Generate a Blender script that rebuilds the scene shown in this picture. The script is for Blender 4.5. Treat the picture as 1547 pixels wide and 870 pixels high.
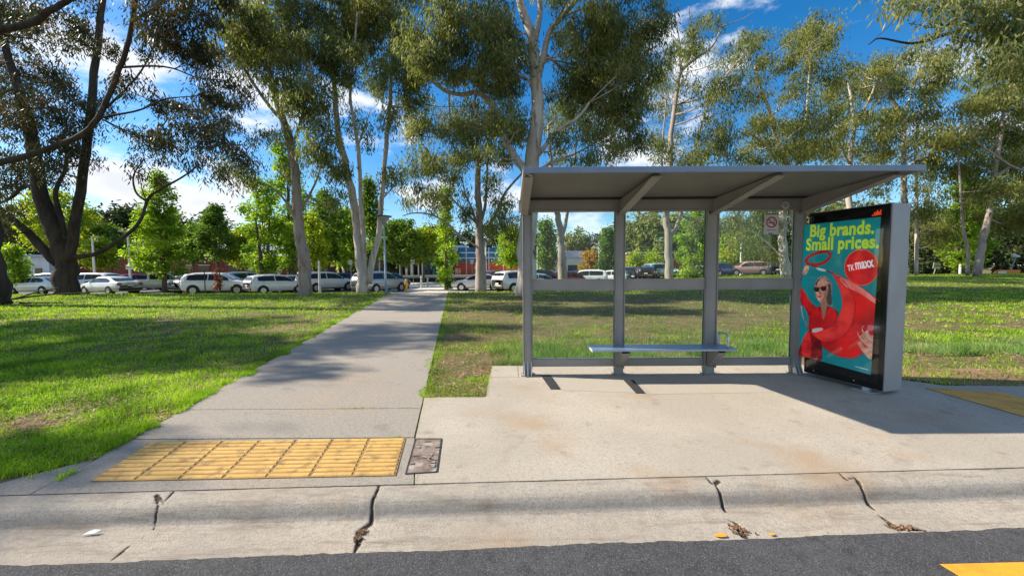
import bpy, math, random
import numpy as np
from mathutils import Vector, Matrix, noise as mnoise
random.seed(7); RNG = np.random.default_rng(11)
R = math.radians
for o in list(bpy.data.objects): bpy.data.objects.remove(o)
SC = bpy.context.scene; COL = SC.collection

# ------------------------------------------------------------------ camera
F_PX, EYE = 560.0, 1.55
pitch, roll = R(3.07), R(0.35)
fw = np.array([0, math.cos(pitch), -math.sin(pitch)]); rt = np.array([1., 0, 0]); up = np.cross(rt, fw)
rt2 = rt*math.cos(roll)-up*math.sin(roll); up2 = up*math.cos(roll)+rt*math.sin(roll)
CM = np.stack([rt2, up2, -fw], 1)
def ray(u, v): return CM @ np.array([(u-773.5)/F_PX, -(v-435)/F_PX, -1.0])
def P(u, v, d):
    r = ray(u, v); return np.array([0, 0, EYE]) + r*d/r[1]
def G(u, v, z=0.0):
    r = ray(u, v); return np.array([0, 0, EYE]) + r*(z-EYE)/r[2]
cam = bpy.data.cameras.new('camera'); camo = bpy.data.objects.new('camera', cam); COL.objects.link(camo)
cam.sensor_width = 36; cam.lens = 36*F_PX/1547; cam.clip_end = 3000; cam.clip_start = 0.05
m4 = Matrix.Identity(4)
for i in range(3):
    for j in range(3): m4[i][j] = CM[i, j]
m4[2][3] = EYE
camo.matrix_world = m4
SC.camera = camo

# ------------------------------------------------------------------ sky and sun
SUN = Vector((-3.41, 0.52, 2.55)).normalized()
W = bpy.data.worlds.new('World'); SC.world = W; W.use_nodes = True
nt = W.node_tree; nt.nodes.clear()
def N(t, typ, **kw):
    n = t.nodes.new(typ)
    for k, v in kw.items(): setattr(n, k, v)
    return n
def L(t, a, b): t.links.new(a, b)
sky = N(nt, 'ShaderNodeTexSky', sky_type='NISHITA'); sky.sun_disc = False
sky.sun_elevation = math.asin(SUN.z); sky.sun_rotation = math.atan2(SUN.x, SUN.y)
sky.air_density = 1.0; sky.dust_density = 0.4; sky.ozone_density = 2.5
hs = N(nt, 'ShaderNodeHueSaturation'); hs.inputs['Saturation'].default_value = 1.42; hs.inputs['Value'].default_value = 1.12
L(nt, sky.outputs[0], hs.inputs['Color'])
tc = N(nt, 'ShaderNodeTexCoord')
nrm = N(nt, 'ShaderNodeVectorMath', operation='NORMALIZE'); L(nt, tc.outputs['Generated'], nrm.inputs[0])
mp = N(nt, 'ShaderNodeMapping'); mp.inputs['Scale'].default_value = (1, 1, 2.3); mp.inputs['Location'].default_value = (3.1, 1.7, 0.4)
L(nt, nrm.outputs[0], mp.inputs[0])
nz = N(nt, 'ShaderNodeTexNoise'); nz.inputs['Scale'].default_value = 6.2; nz.inputs['Detail'].default_value = 9; nz.inputs['Roughness'].default_value = 0.6
L(nt, mp.outputs[0], nz.inputs['Vector'])
# cloud banks: where they stand in the sky (pixel, angular size, strength)
prev = None
for (u, v, ang, st) in [(218, 290, 8.5, .42), (335, 300, 6.5, .44), (160, 285, 5, .34), (60, 70, 15, .24), (150, 30, 9, .30), (395, 150, 9, .30), (530, 160, 8, .28), (590, 200, 8, .26), (400, 235, 6, .26),
                        (1035, 125, 13, .31), (975, 190, 11, .30), (1100, 20, 9, .24), (1450, 150, 9, .3), (1290, 60, 4, .12), (1240, 60, 4, .12), (640, 285, 6, .30), (760, 290, 7, .30), (860, 345, 8, .36),
                        (920, 335, 10, .36), (230, 130, 9, .16), (1420, 210, 8, .2), (760, 80, 8, .15)]:
    d = Vector(ray(u, v)).normalized()
    dp = N(nt, 'ShaderNodeVectorMath', operation='DOT_PRODUCT'); dp.inputs[1].default_value = d
    L(nt, nrm.outputs[0], dp.inputs[0])
    mr = N(nt, 'ShaderNodeMapRange', interpolation_type='SMOOTHSTEP')
    mr.inputs['From Min'].default_value = math.cos(R(ang)); mr.inputs['From Max'].default_value = 1.0; mr.inputs['To Max'].default_value = st
    L(nt, dp.outputs['Value'], mr.inputs['Value'])
    if prev is None: prev = mr.outputs[0]
    else:
        mx = N(nt, 'ShaderNodeMath', operation='MAXIMUM'); L(nt, prev, mx.inputs[0]); L(nt, mr.outputs[0], mx.inputs[1]); prev = mx.outputs[0]
# broad unseen cloud field, added behind the viewer to whiten the fill light
dp = N(nt, 'ShaderNodeVectorMath', operation='DOT_PRODUCT'); dp.inputs[1].default_value = Vector((.25, -.75, .6)).normalized(); L(nt, nrm.outputs[0], dp.inputs[0])
mr = N(nt, 'ShaderNodeMapRange', interpolation_type='SMOOTHSTEP'); mr.inputs['From Min'].default_value = .15; mr.inputs['From Max'].default_value = .8; mr.inputs['To Max'].default_value = .30; L(nt, dp.outputs['Value'], mr.inputs['Value'])
mx = N(nt, 'ShaderNodeMath', operation='MAXIMUM'); L(nt, prev, mx.inputs[0]); L(nt, mr.outputs[0], mx.inputs[1]); prev = mx.outputs[0]
ad = N(nt, 'ShaderNodeMath', operation='ADD'); L(nt, nz.outputs['Fac'], ad.inputs[0]); L(nt, prev, ad.inputs[1])
cr = N(nt, 'ShaderNodeMapRange', interpolation_type='SMOOTHSTEP'); cr.inputs['From Min'].default_value = .72; cr.inputs['From Max'].default_value = .92
L(nt, ad.outputs[0], cr.inputs['Value'])
shade = N(nt, 'ShaderNodeMapRange'); shade.inputs['From Min'].default_value = .7; shade.inputs['From Max'].default_value = 1.0
shade.inputs['To Min'].default_value = 1.0; shade.inputs['To Max'].default_value = .72; L(nt, ad.outputs[0], shade.inputs['Value'])
cc = N(nt, 'ShaderNodeVectorMath', operation='SCALE'); cc.inputs[0].default_value = (7.6, 7.9, 8.4); L(nt, shade.outputs[0], cc.inputs['Scale'])
mix = N(nt, 'ShaderNodeMix', data_type='RGBA'); L(nt, cr.outputs[0], mix.inputs['Factor']); L(nt, hs.outputs[0], mix.inputs['A']); L(nt, cc.outputs[0], mix.inputs['B'])
bg = N(nt, 'ShaderNodeBackground'); bg.inputs['Strength'].default_value = 0.09; L(nt, mix.outputs['Result'], bg.inputs['Color'])
wo = N(nt, 'ShaderNodeOutputWorld'); L(nt, bg.outputs[0], wo.inputs[0])
sl = bpy.data.lights.new('sun', 'SUN'); sl.energy = 5.0; sl.angle = R(0.5); sl.color = (1.0, .90, .75)
so = bpy.data.objects.new('sun', sl); COL.objects.link(so); so.rotation_euler = SUN.to_track_quat('Z', 'Y').to_euler()
SC.view_settings.view_transform = 'Standard'; SC.view_settings.look = 'None'; SC.view_settings.gamma = 1.0
SC.view_settings.exposure = 0.86; SC.view_settings.use_curve_mapping = False
try:
    SC.cycles.max_bounces = 8; SC.cycles.transparent_max_bounces = 8; SC.cycles.transmission_bounces = 6
except Exception: pass

# ------------------------------------------------------------------ materials
def mat(name, col, rough=.6, metal=0.0, var=0.0, vscale=6.0, col2=None, bump=0.0, bscale=60.0, emit=0.0, spec=None, coat=0.0, detail=4.0):
    m = bpy.data.materials.new(name); m.use_nodes = True; t = m.node_tree; b = t.nodes['Principled BSDF']
    b.inputs['Roughness'].default_value = rough; b.inputs['Metallic'].default_value = metal
    if spec is not None: b.inputs['Specular IOR Level'].default_value = spec
    if coat: b.inputs['Coat Weight'].default_value = coat; b.inputs['Coat Roughness'].default_value = .06
    c = (*col, 1)
    g = N(t, 'ShaderNodeNewGeometry')
    n1 = N(t, 'ShaderNodeTexNoise'); n1.inputs['Scale'].default_value = vscale; n1.inputs['Detail'].default_value = detail
    L(t, g.outputs['Position'], n1.inputs['Vector'])
    mx = N(t, 'ShaderNodeMix', data_type='RGBA')
    c2 = (*col2, 1) if col2 else (*[x*(1-max(var, .12)) for x in col], 1)
    r = N(t, 'ShaderNodeMapRange'); r.inputs['From Min'].default_value = .38; r.inputs['From Max'].default_value = .62
    L(t, n1.outputs['Fac'], r.inputs['Value']); L(t, r.outputs[0], mx.inputs['Factor'])
    mx.inputs['A'].default_value = c; mx.inputs['B'].default_value = c2
    L(t, mx.outputs['Result'], b.inputs['Base Color'])
    if emit:
        L(t, mx.outputs['Result'], b.inputs['Emission Color']); b.inputs['Emission Strength'].default_value = emit
    if bump:
        n2 = N(t, 'ShaderNodeTexNoise'); n2.inputs['Scale'].default_value = bscale; n2.inputs['Detail'].default_value = 5
        L(t, g.outputs['Position'], n2.inputs['Vector'])
        bp = N(t, 'ShaderNodeBump'); bp.inputs['Strength'].default_value = bump; bp.inputs['Distance'].default_value = .01
        L(t, n2.outputs['Fac'], bp.inputs['Height']); L(t, bp.outputs[0], b.inputs['Normal'])
    return m
def leafmat(name, cols, trans=.35, rough=.5, clump=.9, dry=None, dryscale=.5, dryth=.6):
    """leaf / blade material: colour by random per leaf and by large noise"""
    m = bpy.data.materials.new(name); m.use_nodes = True; t = m.node_tree; t.nodes.clear()
    out = N(t, 'ShaderNodeOutputMaterial'); g = N(t, 'ShaderNodeNewGeometry')
    ramp = N(t, 'ShaderNodeValToRGB'); e = ramp.color_ramp.elements
    while len(e) < len(cols): e.new(.5)
    for i, c in enumerate(cols): e[i].position = i/(len(cols)-1); e[i].color = (*c, 1)
    nz = N(t, 'ShaderNodeTexNoise'); nz.inputs['Scale'].default_value = clump; nz.inputs['Detail'].default_value = 2
    L(t, g.outputs['Position'], nz.inputs['Vector'])
    a = N(t, 'ShaderNodeMath', operation='MULTIPLY_ADD'); a.inputs[1].default_value = .55; L(t, g.outputs['Random Per Island'], a.inputs[0])
    b = N(t, 'ShaderNodeMath', operation='MULTIPLY_ADD'); b.inputs[1].default_value = 2.0; b.inputs[2].default_value = -.78; L(t, nz.outputs['Fac'], b.inputs[0])
    L(t, b.outputs[0], a.inputs[2]); L(t, a.outputs[0], ramp.inputs[0])
    colr = ramp.outputs[0]
    if dry:
        n3 = N(t, 'ShaderNodeTexNoise'); n3.inputs['Scale'].default_value = dryscale; n3.inputs['Detail'].default_value = 5
        L(t, g.outputs['Position'], n3.inputs['Vector'])
        mr = N(t, 'ShaderNodeMapRange'); mr.inputs['From Min'].default_value = dryth; mr.inputs['From Max'].default_value = dryth+.12
        L(t, n3.outputs['Fac'], mr.inputs['Value'])
        mx = N(t, 'ShaderNodeMix', data_type='RGBA'); mx.inputs['B'].default_value = (*dry, 1); L(t, mr.outputs[0], mx.inputs['Factor']); L(t, colr, mx.inputs['A'])
        colr = mx.outputs['Result']
    p = N(t, 'ShaderNodeBsdfPrincipled'); p.inputs['Roughness'].default_value = rough; p.inputs['Specular IOR Level'].default_value = .25
    tr = N(t, 'ShaderNodeBsdfTranslucent'); L(t, colr, p.inputs['Base Color'])
    br = N(t, 'ShaderNodeMix', data_type='RGBA', blend_type='MULTIPLY'); br.inputs['Factor'].default_value = 1; L(t, colr, br.inputs['A']); br.inputs['B'].default_value = (1.5, 1.6, .7, 1)
    L(t, br.outputs['Result'], tr.inputs['Color'])
    ms = N(t, 'ShaderNodeMixShader'); ms.inputs[0].default_value = trans; L(t, p.outputs[0], ms.inputs[1]); L(t, tr.outputs[0], ms.inputs[2])
    L(t, ms.outputs[0], out.inputs[0]); return m
def groundmat(name, layers, base, rough=.9, bump=.4, bscale=80, speck=None, zs=1.0):
    """layers: (colour, noise scale, low, high, detail) mixed over the base"""
    m = bpy.data.materials.new(name); m.use_nodes = True; t = m.node_tree; b = t.nodes['Principled BSDF']
    g = N(t, 'ShaderNodeNewGeometry'); cur = None
    b.inputs['Roughness'].default_value = rough; b.inputs['Specular IOR Level'].default_value = .25
    rgb = N(t, 'ShaderNodeRGB'); rgb.outputs[0].default_value = (*base, 1); cur = rgb.outputs[0]
    for k, (c, sc, lo, hi, det) in enumerate(layers):
        mpn = N(t, 'ShaderNodeMapping'); mpn.inputs['Location'].default_value = (k*7.3+1, k*3.1, 0); mpn.inputs['Scale'].default_value = (1, 1, zs); L(t, g.outputs['Position'], mpn.inputs[0])
        n = N(t, 'ShaderNodeTexNoise'); n.inputs['Scale'].default_value = sc; n.inputs['Detail'].default_value = det; n.inputs['Roughness'].default_value = .6
        L(t, mpn.outputs[0], n.inputs['Vector'])
        r = N(t, 'ShaderNodeMapRange'); r.inputs['From Min'].default_value = lo; r.inputs['From Max'].default_value = hi; L(t, n.outputs['Fac'], r.inputs['Value'])
        mx = N(t, 'ShaderNodeMix', data_type='RGBA'); L(t, r.outputs[0], mx.inputs['Factor']); L(t, cur, mx.inputs['A']); mx.inputs['B'].default_value = (*c, 1)
        cur = mx.outputs['Result']
    h = None
    n2 = N(t, 'ShaderNodeTexNoise'); n2.inputs['Scale'].default_value = bscale; n2.inputs['Detail'].default_value = 6; n2.inputs['Roughness'].default_value = .7
    L(t, g.outputs['Position'], n2.inputs['Vector']); h = n2.outputs['Fac']
    if speck:
        sc, lo, hi, c = speck
        vo = N(t, 'ShaderNodeTexVoronoi'); vo.inputs['Scale'].default_value = sc; L(t, g.outputs['Position'], vo.inputs['Vector'])
        sp = N(t, 'ShaderNodeSeparateColor'); L(t, vo.outputs['Color'], sp.inputs[0])
        r = N(t, 'ShaderNodeMapRange'); r.inputs['From Min'].default_value = lo; r.inputs['From Max'].default_value = hi; L(t, sp.outputs[0], r.inputs['Value'])
        mx = N(t, 'ShaderNodeMix', data_type='RGBA'); L(t, r.outputs[0], mx.inputs['Factor']); L(t, cur, mx.inputs['A']); mx.inputs['B'].default_value = (*c, 1); cur = mx.outputs['Result']
        ah = N(t, 'ShaderNodeMath', operation='MULTIPLY_ADD'); ah.inputs[1].default_value = -.5; L(t, vo.outputs['Distance'], ah.inputs[0]); L(t, h, ah.inputs[2]); h = ah.outputs[0]
    L(t, cur, b.inputs['Base Color'])
    bp = N(t, 'ShaderNodeBump'); bp.inputs['Strength'].default_value = bump; bp.inputs['Distance'].default_value = .012
    L(t, h, bp.inputs['Height']); L(t, bp.outputs[0], b.inputs['Normal'])
    return m
def glassmat(name, tint=(.93, .98, .96), ior=1.3):
    m = bpy.data.materials.new(name); m.use_nodes = True; t = m.node_tree; t.nodes.clear()
    out = N(t, 'ShaderNodeOutputMaterial'); tr = N(t, 'ShaderNodeBsdfTransparent'); tr.inputs[0].default_value = (*tint, 1)
    gl = N(t, 'ShaderNodeBsdfGlossy'); gl.inputs['Roughness'].default_value = .01
    fr = N(t, 'ShaderNodeFresnel'); fr.inputs[0].default_value = ior
    ms = N(t, 'ShaderNodeMixShader'); L(t, fr.outputs[0], ms.inputs[0]); L(t, tr.outputs[0], ms.inputs[1]); L(t, gl.outputs[0], ms.inputs[2])
    L(t, ms.outputs[0], out.inputs[0]); return m
M = {}
M['grey'] = mat('powder_coat_grey', (.29, .275, .25), .55, .0, bump=.05, bscale=400, vscale=3, var=.14)
M['greypanel'] = mat('panel_grey', (.35, .34, .33), .5, .0, vscale=2, var=.1, bump=.03, bscale=300)
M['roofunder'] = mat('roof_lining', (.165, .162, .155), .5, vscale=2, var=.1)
M['roofedge'] = mat('roof_trim', (.20, .24, .30), .35, .2, vscale=4)
M['galv'] = mat('galvanised_steel', (.62, .64, .66), .38, .5, vscale=40, var=.15)
M['alu'] = mat('anodised_aluminium', (.32, .42, .58), .3, .55, vscale=8, var=.08)
M['aluend'] = mat('aluminium_end', (.75, .76, .78), .35, .4)
M['black'] = mat('black_gloss', (.008, .008, .009), .12, vscale=3)
M['flat_black'] = mat('matt_black', (.02, .02, .02), .7)
M['glass'] = glassmat('safety_glass')
M['glassedge'] = mat('green_glass_edge', (.02, .10, .07), .15)
M['white'] = mat('white_paint', (.75, .75, .74), .5, vscale=3)
M['stickerw'] = mat('sticker_white', (.55, .54, .50), .5)
M['red'] = mat('sign_red', (.45, .02, .02), .5)
M['conc'] = groundmat('concrete_path', [((.40, .355, .30), .9, .42, .62, 4), ((.47, .36, .26), .55, .56, .74, 5), ((.20, .185, .17), 2.4, .60, .78, 6), ((.27, .25, .225), 30, .5, .7, 3), ((.19, .17, .15), 95, .50, .72, 3)], (.385, .345, .29), .9, .7, 120, (260, .80, 1.0, (.24, .215, .185)))
M['concpad'] = groundmat('concrete_pad', [((.57, .505, .415), .8, .42, .62, 4), ((.47, .34, .22), 1.1, .54, .70, 6), ((.28, .235, .19), 1.7, .60, .74, 7), ((.33, .26, .19), 5, .60, .75, 7), ((.37, .34, .30), 34, .5, .72, 3), ((.30, .26, .21), 100, .50, .74, 3)], (.47, .415, .34), .9, .75, 110, (260, .78, 1.0, (.34, .30, .25)))
M['asph'] = groundmat('asphalt', [((.105, .105, .108), 1.2, .4, .65, 4), ((.06, .06, .062), 9, .5, .7, 4), ((.035, .035, .037), 130, .5, .66, 3)], (.085, .086, .09), .85, .9, 220, (240, .86, .95, (.20, .2, .21)))
M['farasph'] = groundmat('car_park_asphalt', [((.13, .13, .13), .3, .4, .6, 3)], (.10, .10, .10), .9, .2, 20)
M['farconc'] = groundmat('pale_concourse', [((.55, .5, .42), .5, .4, .6, 3)], (.62, .56, .48), .9, .2, 20)
M['dirt'] = groundmat('dirt', [((.22, .13, .075), 3, .4, .6, 5)], (.27, .17, .10), .95, .8, 60)
M['tactile'] = groundmat('tactile_yellow', [((.52, .31, .09), 2.5, .42, .62, 5), ((.30, .19, .08), 10, .50, .66, 7), ((.62, .45, .22), 30, .6, .75, 4)], (.60, .37, .11), .75, .25, 200)
M['tacttan'] = groundmat('tactile_tan', [((.54, .27, .07), 4, .45, .65, 4)], (.68, .38, .10), .8, .3, 200)
M['paint'] = groundmat('road_marking_yellow', [((.58, .28, .03), 14, .5, .7, 4), ((.2, .14, .07), 60, .64, .7, 3)], (.74, .34, .03), .7, .3, 200)
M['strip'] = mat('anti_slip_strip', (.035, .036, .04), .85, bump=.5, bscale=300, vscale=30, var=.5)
M['faded'] = groundmat('faded_blue_wash', [((.44, .385, .315), 4, .36, .54, 6), ((.30, .26, .21), 100, .50, .74, 3)], (.41, .39, .345), .9, .75, 110)
M['bark'] = groundmat('gum_bark', [((.36, .30, .25), 2.2, .45, .58, 5), ((.26, .15, .10), 3.1, .55, .64, 5), ((.10, .085, .07), 6, .58, .70, 6)], (.30, .27, .235), .85, .7, 25, zs=.22)
M['barkpale'] = groundmat('pale_gum_bark', [((.42, .37, .31), 2.2, .42, .58, 5), ((.30, .20, .13), 3.6, .55, .66, 5), ((.16, .13, .11), 7, .60, .72, 6)], (.52, .475, .415), .8, .6, 25, zs=.22)
M['barkdark'] = groundmat('dark_gum_bark', [((.045, .035, .028), 2.6, .42, .58, 6), ((.13, .085, .06), 3.8, .60, .7, 5)], (.075, .06, .048), .9, 1.0, 18, zs=.25)
M['barkbrown'] = groundmat('brown_bark', [((.10, .075, .05), 6, .45, .6, 5)], (.15, .115, .08), .9, .8, 30)
M['leafgum'] = leafmat('gum_leaves', [(.055, .072, .028), (.12, .145, .050), (.21, .225, .080), (.34, .32, .14)], .45, .55, .8)
M['leafgumdark'] = leafmat('dark_gum_leaves', [(.025, .030, .016), (.048, .056, .025), (.085, .082, .035), (.17, .085, .045)], .24, .5, .9)
M['leafgumgold'] = leafmat('golden_gum_leaves', [(.06, .078, .026), (.135, .16, .045), (.23, .235, .06), (.36, .31, .09)], .40, .55, .6)
M['leafbright'] = leafmat('bright_green_leaves', [(.09, .16, .015), (.17, .28, .025), (.29, .42, .035), (.42, .48, .06)], .50, .45, .9)
M['leafmid'] = leafmat('mid_green_leaves', [(.05, .09, .015), (.09, .16, .022), (.15, .24, .032), (.24, .32, .05)], .42, .5, .8)
M['leafyellow'] = leafmat('yellow_green_leaves', [(.12, .18, .015), (.24, .32, .025), (.38, .43, .035), (.52, .48, .05)], .48, .5, .8)
M['leafautumn'] = leafmat('autumn_leaves', [(.14, .14, .02), (.34, .24, .03), (.50, .24, .03), (.5, .14, .02)], .4, .5, 1.2)
M['leafdark'] = leafmat('dark_far_leaves', [(.020, .030, .014), (.035, .055, .022), (.06, .085, .03), (.10, .11, .05)], .25, .5, .35)
M['leafred'] = leafmat('russet_leaves', [(.10, .03, .02), (.2, .06, .03), (.3, .10, .05)], .3, .5, 1.2)
M['grass'] = leafmat('grass_blades', [(.06, .125, .010), (.16, .29, .016), (.30, .46, .028), (.45, .57, .06)], .38, .5, 1.3, dry=(.36, .27, .11), dryscale=1.7, dryth=.625)
M['tussock'] = leafmat('long_grass', [(.06, .13, .03), (.12, .22, .05), (.20, .32, .09), (.36, .40, .18)], .35, .5, 1.5, dry=(.34, .27, .13), dryscale=1.6, dryth=.62)
M['litter'] = leafmat('dry_litter', [(.12, .06, .03), (.24, .13, .07), (.36, .22, .13), (.48, .36, .25)], .1, .7, 2)
M['ground'] = groundmat('lawn_soil', [((.09, .12, .022), 2.2, .46, .60, 6), ((.24, .15, .08), 1.1, .54, .66, 6), ((.07, .06, .03), 20, .5, .7, 4)], (.17, .13, .06), .95, .8, 50)
M['brick'] = groundmat('red_brick', [((.20, .055, .035), 2, .4, .6, 4)], (.26, .075, .045), .85, .3, 30)
M['terracotta'] = groundmat('terracotta_wall', [((.48, .10, .045), 1, .4, .6, 3)], (.56, .12, .05), .7, .1, 30)
M['teal'] = mat('teal_panel', (.05, .26, .30), .5, vscale=1)
M['blueglass'] = mat('blue_glazing', (.03, .20, .42), .12, .2, vscale=.8, var=.5)
M['roofblue'] = mat('blue_grey_roof', (.34, .42, .52), .5, .1, vscale=1)
M['darkglass'] = mat('dark_glazing', (.015, .02, .025), .08, vscale=.7, var=.4)
M['lilac'] = mat('lilac_render', (.50, .46, .52), .8, vscale=1)
M['offwhite'] = mat('off_white_render', (.68, .68, .66), .8, vscale=1)
M['darksoffit'] = mat('dark_soffit', (.04, .035, .03), .8)

# ------------------------------------------------------------------ mesh helpers
def wloc(o):
    v = np.zeros(3)
    while o is not None: v = v+np.array(o.location); o = o.parent
    return v
def link(o, parent=None):
    COL.objects.link(o)
    if parent is not None: o.parent = parent
    return o
def tag(o, label=None, cat=None, group=None, kind=None):
    if label: o['label'] = label
    if cat: o['category'] = cat
    if group: o['group'] = group
    if kind: o['kind'] = kind
    return o
def thing(name, label, cat, loc=(0, 0, 0), rz=0.0, group=None):
    o = bpy.data.objects.new(name, None); o.empty_display_size = .2; COL.objects.link(o)
    o.location = [float(x) for x in loc]; o.rotation_euler = (0, 0, rz); return tag(o, label, cat, group)
class MB:
    def __init__(s): s.v = []; s.f = []; s.mi = []
    def add(s, vs, fs, mi=0):
        b = len(s.v); s.v += [tuple(map(float, p)) for p in vs]; s.f += [tuple(b+i for i in f) for f in fs]; s.mi += [mi]*len(fs); return s
    def box(s, c, d, rz=0, mi=0, rot=None):
        cx, cy, cz = c; hx, hy, hz = [q/2 for q in d]; vs = []
        m = rot if rot is not None else Matrix.Rotation(rz, 3, 'Z')
        for z in (-hz, hz):
            for x, y in ((-hx, -hy), (hx, -hy), (hx, hy), (-hx, hy)):
                p = m @ Vector((x, y, z)); vs.append((cx+p.x, cy+p.y, cz+p.z))
        return s.add(vs, [(3, 2, 1, 0), (4, 5, 6, 7), (0, 1, 5, 4), (1, 2, 6, 5), (2, 3, 7, 6), (3, 0, 4, 7)], mi)
    def bx(s, a, b, mi=0): return s.box([(a[i]+b[i])/2 for i in range(3)], [abs(b[i]-a[i]) for i in range(3)], mi=mi)
    def prism(s, poly, off, mi=0):
        """closed prism: poly list of 3D points, off: extrusion vector"""
        n = len(poly); a = [tuple(p) for p in poly]; b = [tuple(np.array(p)+np.array(off)) for p in poly]
        fs = [tuple(range(n))[::-1], tuple(range(n, 2*n))]+[(i, (i+1) % n, n+(i+1) % n, n+i) for i in range(n)]
        return s.add(a+b, fs, mi)
    def tube(s, pts, rad, n=8, cap=True, mi=0, wob=0.0):
        pts = [np.array(p, float) for p in pts]; k = len(pts)
        if np.isscalar(rad): rad = [rad]*k
        b = len(s.v); prevx = None
        for i in range(k):
            t = pts[min(i+1, k-1)]-pts[max(i-1, 0)]; t = t/(np.linalg.norm(t)+1e-9)
            if prevx is None:
                a = np.array([1., 0, 0]) if abs(t[0]) < .8 else np.array([0, 1., 0])
            else: a = prevx
            x = a-t*np.dot(a, t); x /= np.linalg.norm(x)+1e-9; y = np.cross(t, x); prevx = x
            for j in range(n):
                an = 2*math.pi*j/n; rr = rad[i]*(1+wob*math.sin(j*2.3+i*.7)*.5+wob*random.uniform(-.5, .5))
                s.v.append(tuple(pts[i]+x*math.cos(an)*rr+y*math.sin(an)*rr))
        for i in range(k-1):
            for j in range(n):
                s.f.append((b+i*n+j, b+i*n+(j+1) % n, b+(i+1)*n+(j+1) % n, b+(i+1)*n+j)); s.mi.append(mi)
        if cap:
            s.f.append(tuple(b+j for j in range(n))[::-1]); s.f.append(tuple(b+(k-1)*n+j for j in range(n))); s.mi += [mi, mi]
        return s
    def lathe(s, c, prof, n=16, mi=0):
        b = len(s.v)
        for r, z in prof:
            for j in range(n):
                a = 2*math.pi*j/n; s.v.append((c[0]+r*math.cos(a), c[1]+r*math.sin(a), c[2]+z))
        for i in range(len(prof)-1):
            for j in range(n):
                s.f.append((b+i*n+j, b+i*n+(j+1) % n, b+(i+1)*n+(j+1) % n, b+(i+1)*n+j)); s.mi.append(mi)
        s.f.append(tuple(b+j for j in range(n))[::-1]); s.f.append(tuple(b+(len(prof)-1)*n+j for j in range(n))); s.mi += [mi, mi]
        return s
    def build(s, name, mats, parent=None, smooth=False, local=False, bevel=0.0):
        me = bpy.data.meshes.new(name); off = np.zeros(3) if (local or parent is None) else wloc(parent)
        vs = [(p[0]-off[0], p[1]-off[1], p[2]-off[2]) for p in s.v]
        me.from_pydata(vs, [], s.f); mats = mats if isinstance(mats, (list, tuple)) else [mats]
        for q in mats: me.materials.append(q)
        if len(mats) > 1: me.polygons.foreach_set('material_index', s.mi)
        if smooth: me.polygons.foreach_set('use_smooth', [True]*len(me.polygons))
        me.update(); o = link(bpy.data.objects.new(name, me), parent)
        if bevel:
            md = o.modifiers.new('bevel', 'BEVEL'); md.width = bevel; md.segments = 2; md.limit_method = 'ANGLE'
        return o
def arrmesh(name, V, k, mat_, parent=None):
    """V: (n*k,3) float array, every k verts one face"""
    n = len(V)//k; off = wloc(parent) if parent is not None else 0
    me = bpy.data.meshes.new(name); me.vertices.add(len(V)); me.vertices.foreach_set('co', np.ascontiguousarray(V-off, dtype=np.float32).ravel())
    me.loops.add(len(V)); me.loops.foreach_set('vertex_index', np.arange(len(V), dtype=np.int32))
    me.polygons.add(n); me.polygons.foreach_set('loop_start', np.arange(0, len(V), k, dtype=np.int32))
    me.materials.append(mat_); me.update(calc_edges=True)
    return link(bpy.data.objects.new(name, me), parent)
def smooth_path(pts, sub=3):
    pts = [np.array(p, float) for p in pts]
    if len(pts) < 3: return pts
    q = [2*pts[0]-pts[1]]+pts+[2*pts[-1]-pts[-2]]; out = []
    for i in range(1, len(q)-2):
        for k in range(sub):
            t = k/sub; a, b, c, d = q[i-1:i+3]
            out.append(.5*((2*b)+(-a+c)*t+(2*a-5*b+4*c-d)*t*t+(-a+3*b-3*c+d)*t**3))
    out.append(pts[-1]); return out
def sst(x): x = min(1, max(0, x)); return x*x*(3-2*x)
def tz(x, y):
    z = -.35*sst((y-23.5)/4.5)
    k = sst((x-8)/14)
    z = z*(1-k)+k*(.62*sst((y-8)/28)-.9*sst((y-39)/20))
    return z
"""TEXT"""
# ================================================================== GROUND
def yk(x): return 2.62+.037*max(-30, min(30, x))
XL = lambda y: -3.52-.214*(y-3.38)
XR = lambda y: -1.08-.157*(y-4.4)
def grid(name, xs, ts, fxy, mat_, kind='structure', keep=None, smooth=True):
    mb = MB(); nx = len(xs)
    for t in ts:
        for x in xs: mb.v.append(fxy(x, t))
    for j in range(len(ts)-1):
        for i in range(nx-1):
            if keep and not keep((xs[i]+xs[i+1])/2, (ts[j]+ts[j+1])/2): continue
            mb.f.append((j*nx+i, j*nx+i+1, (j+1)*nx+i+1, (j+1)*nx+i)); mb.mi.append(0)
    o = mb.build(name, mat_, smooth=smooth); return tag(o, kind=kind)
xs = sorted(set([-900, -500, -300, -200, -140, -100]+list(np.arange(-80, 81, 2.0))+list(np.arange(-14, 15, .5))+[100, 140, 200, 300, 500, 900]))
ts = [-80, -30, -.02, 0]+list(np.arange(.4, 12, .4))+list(np.arange(12, 64, 1.0))+[66, 72, 80, 95, 120, 160, 220, 320, 500, 900]
def gfn(x, t):
    y = yk(x)+t
    if t < 0: return (x, y, -.4)
    return (x, y, tz(x, y)-.016+.02*(mnoise.noise(Vector((x*.8, y*.8, 0)))-.4)*min(1, t*.3))
tag(grid('ground', xs, ts, gfn, M['ground']), kind='structure')

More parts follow.
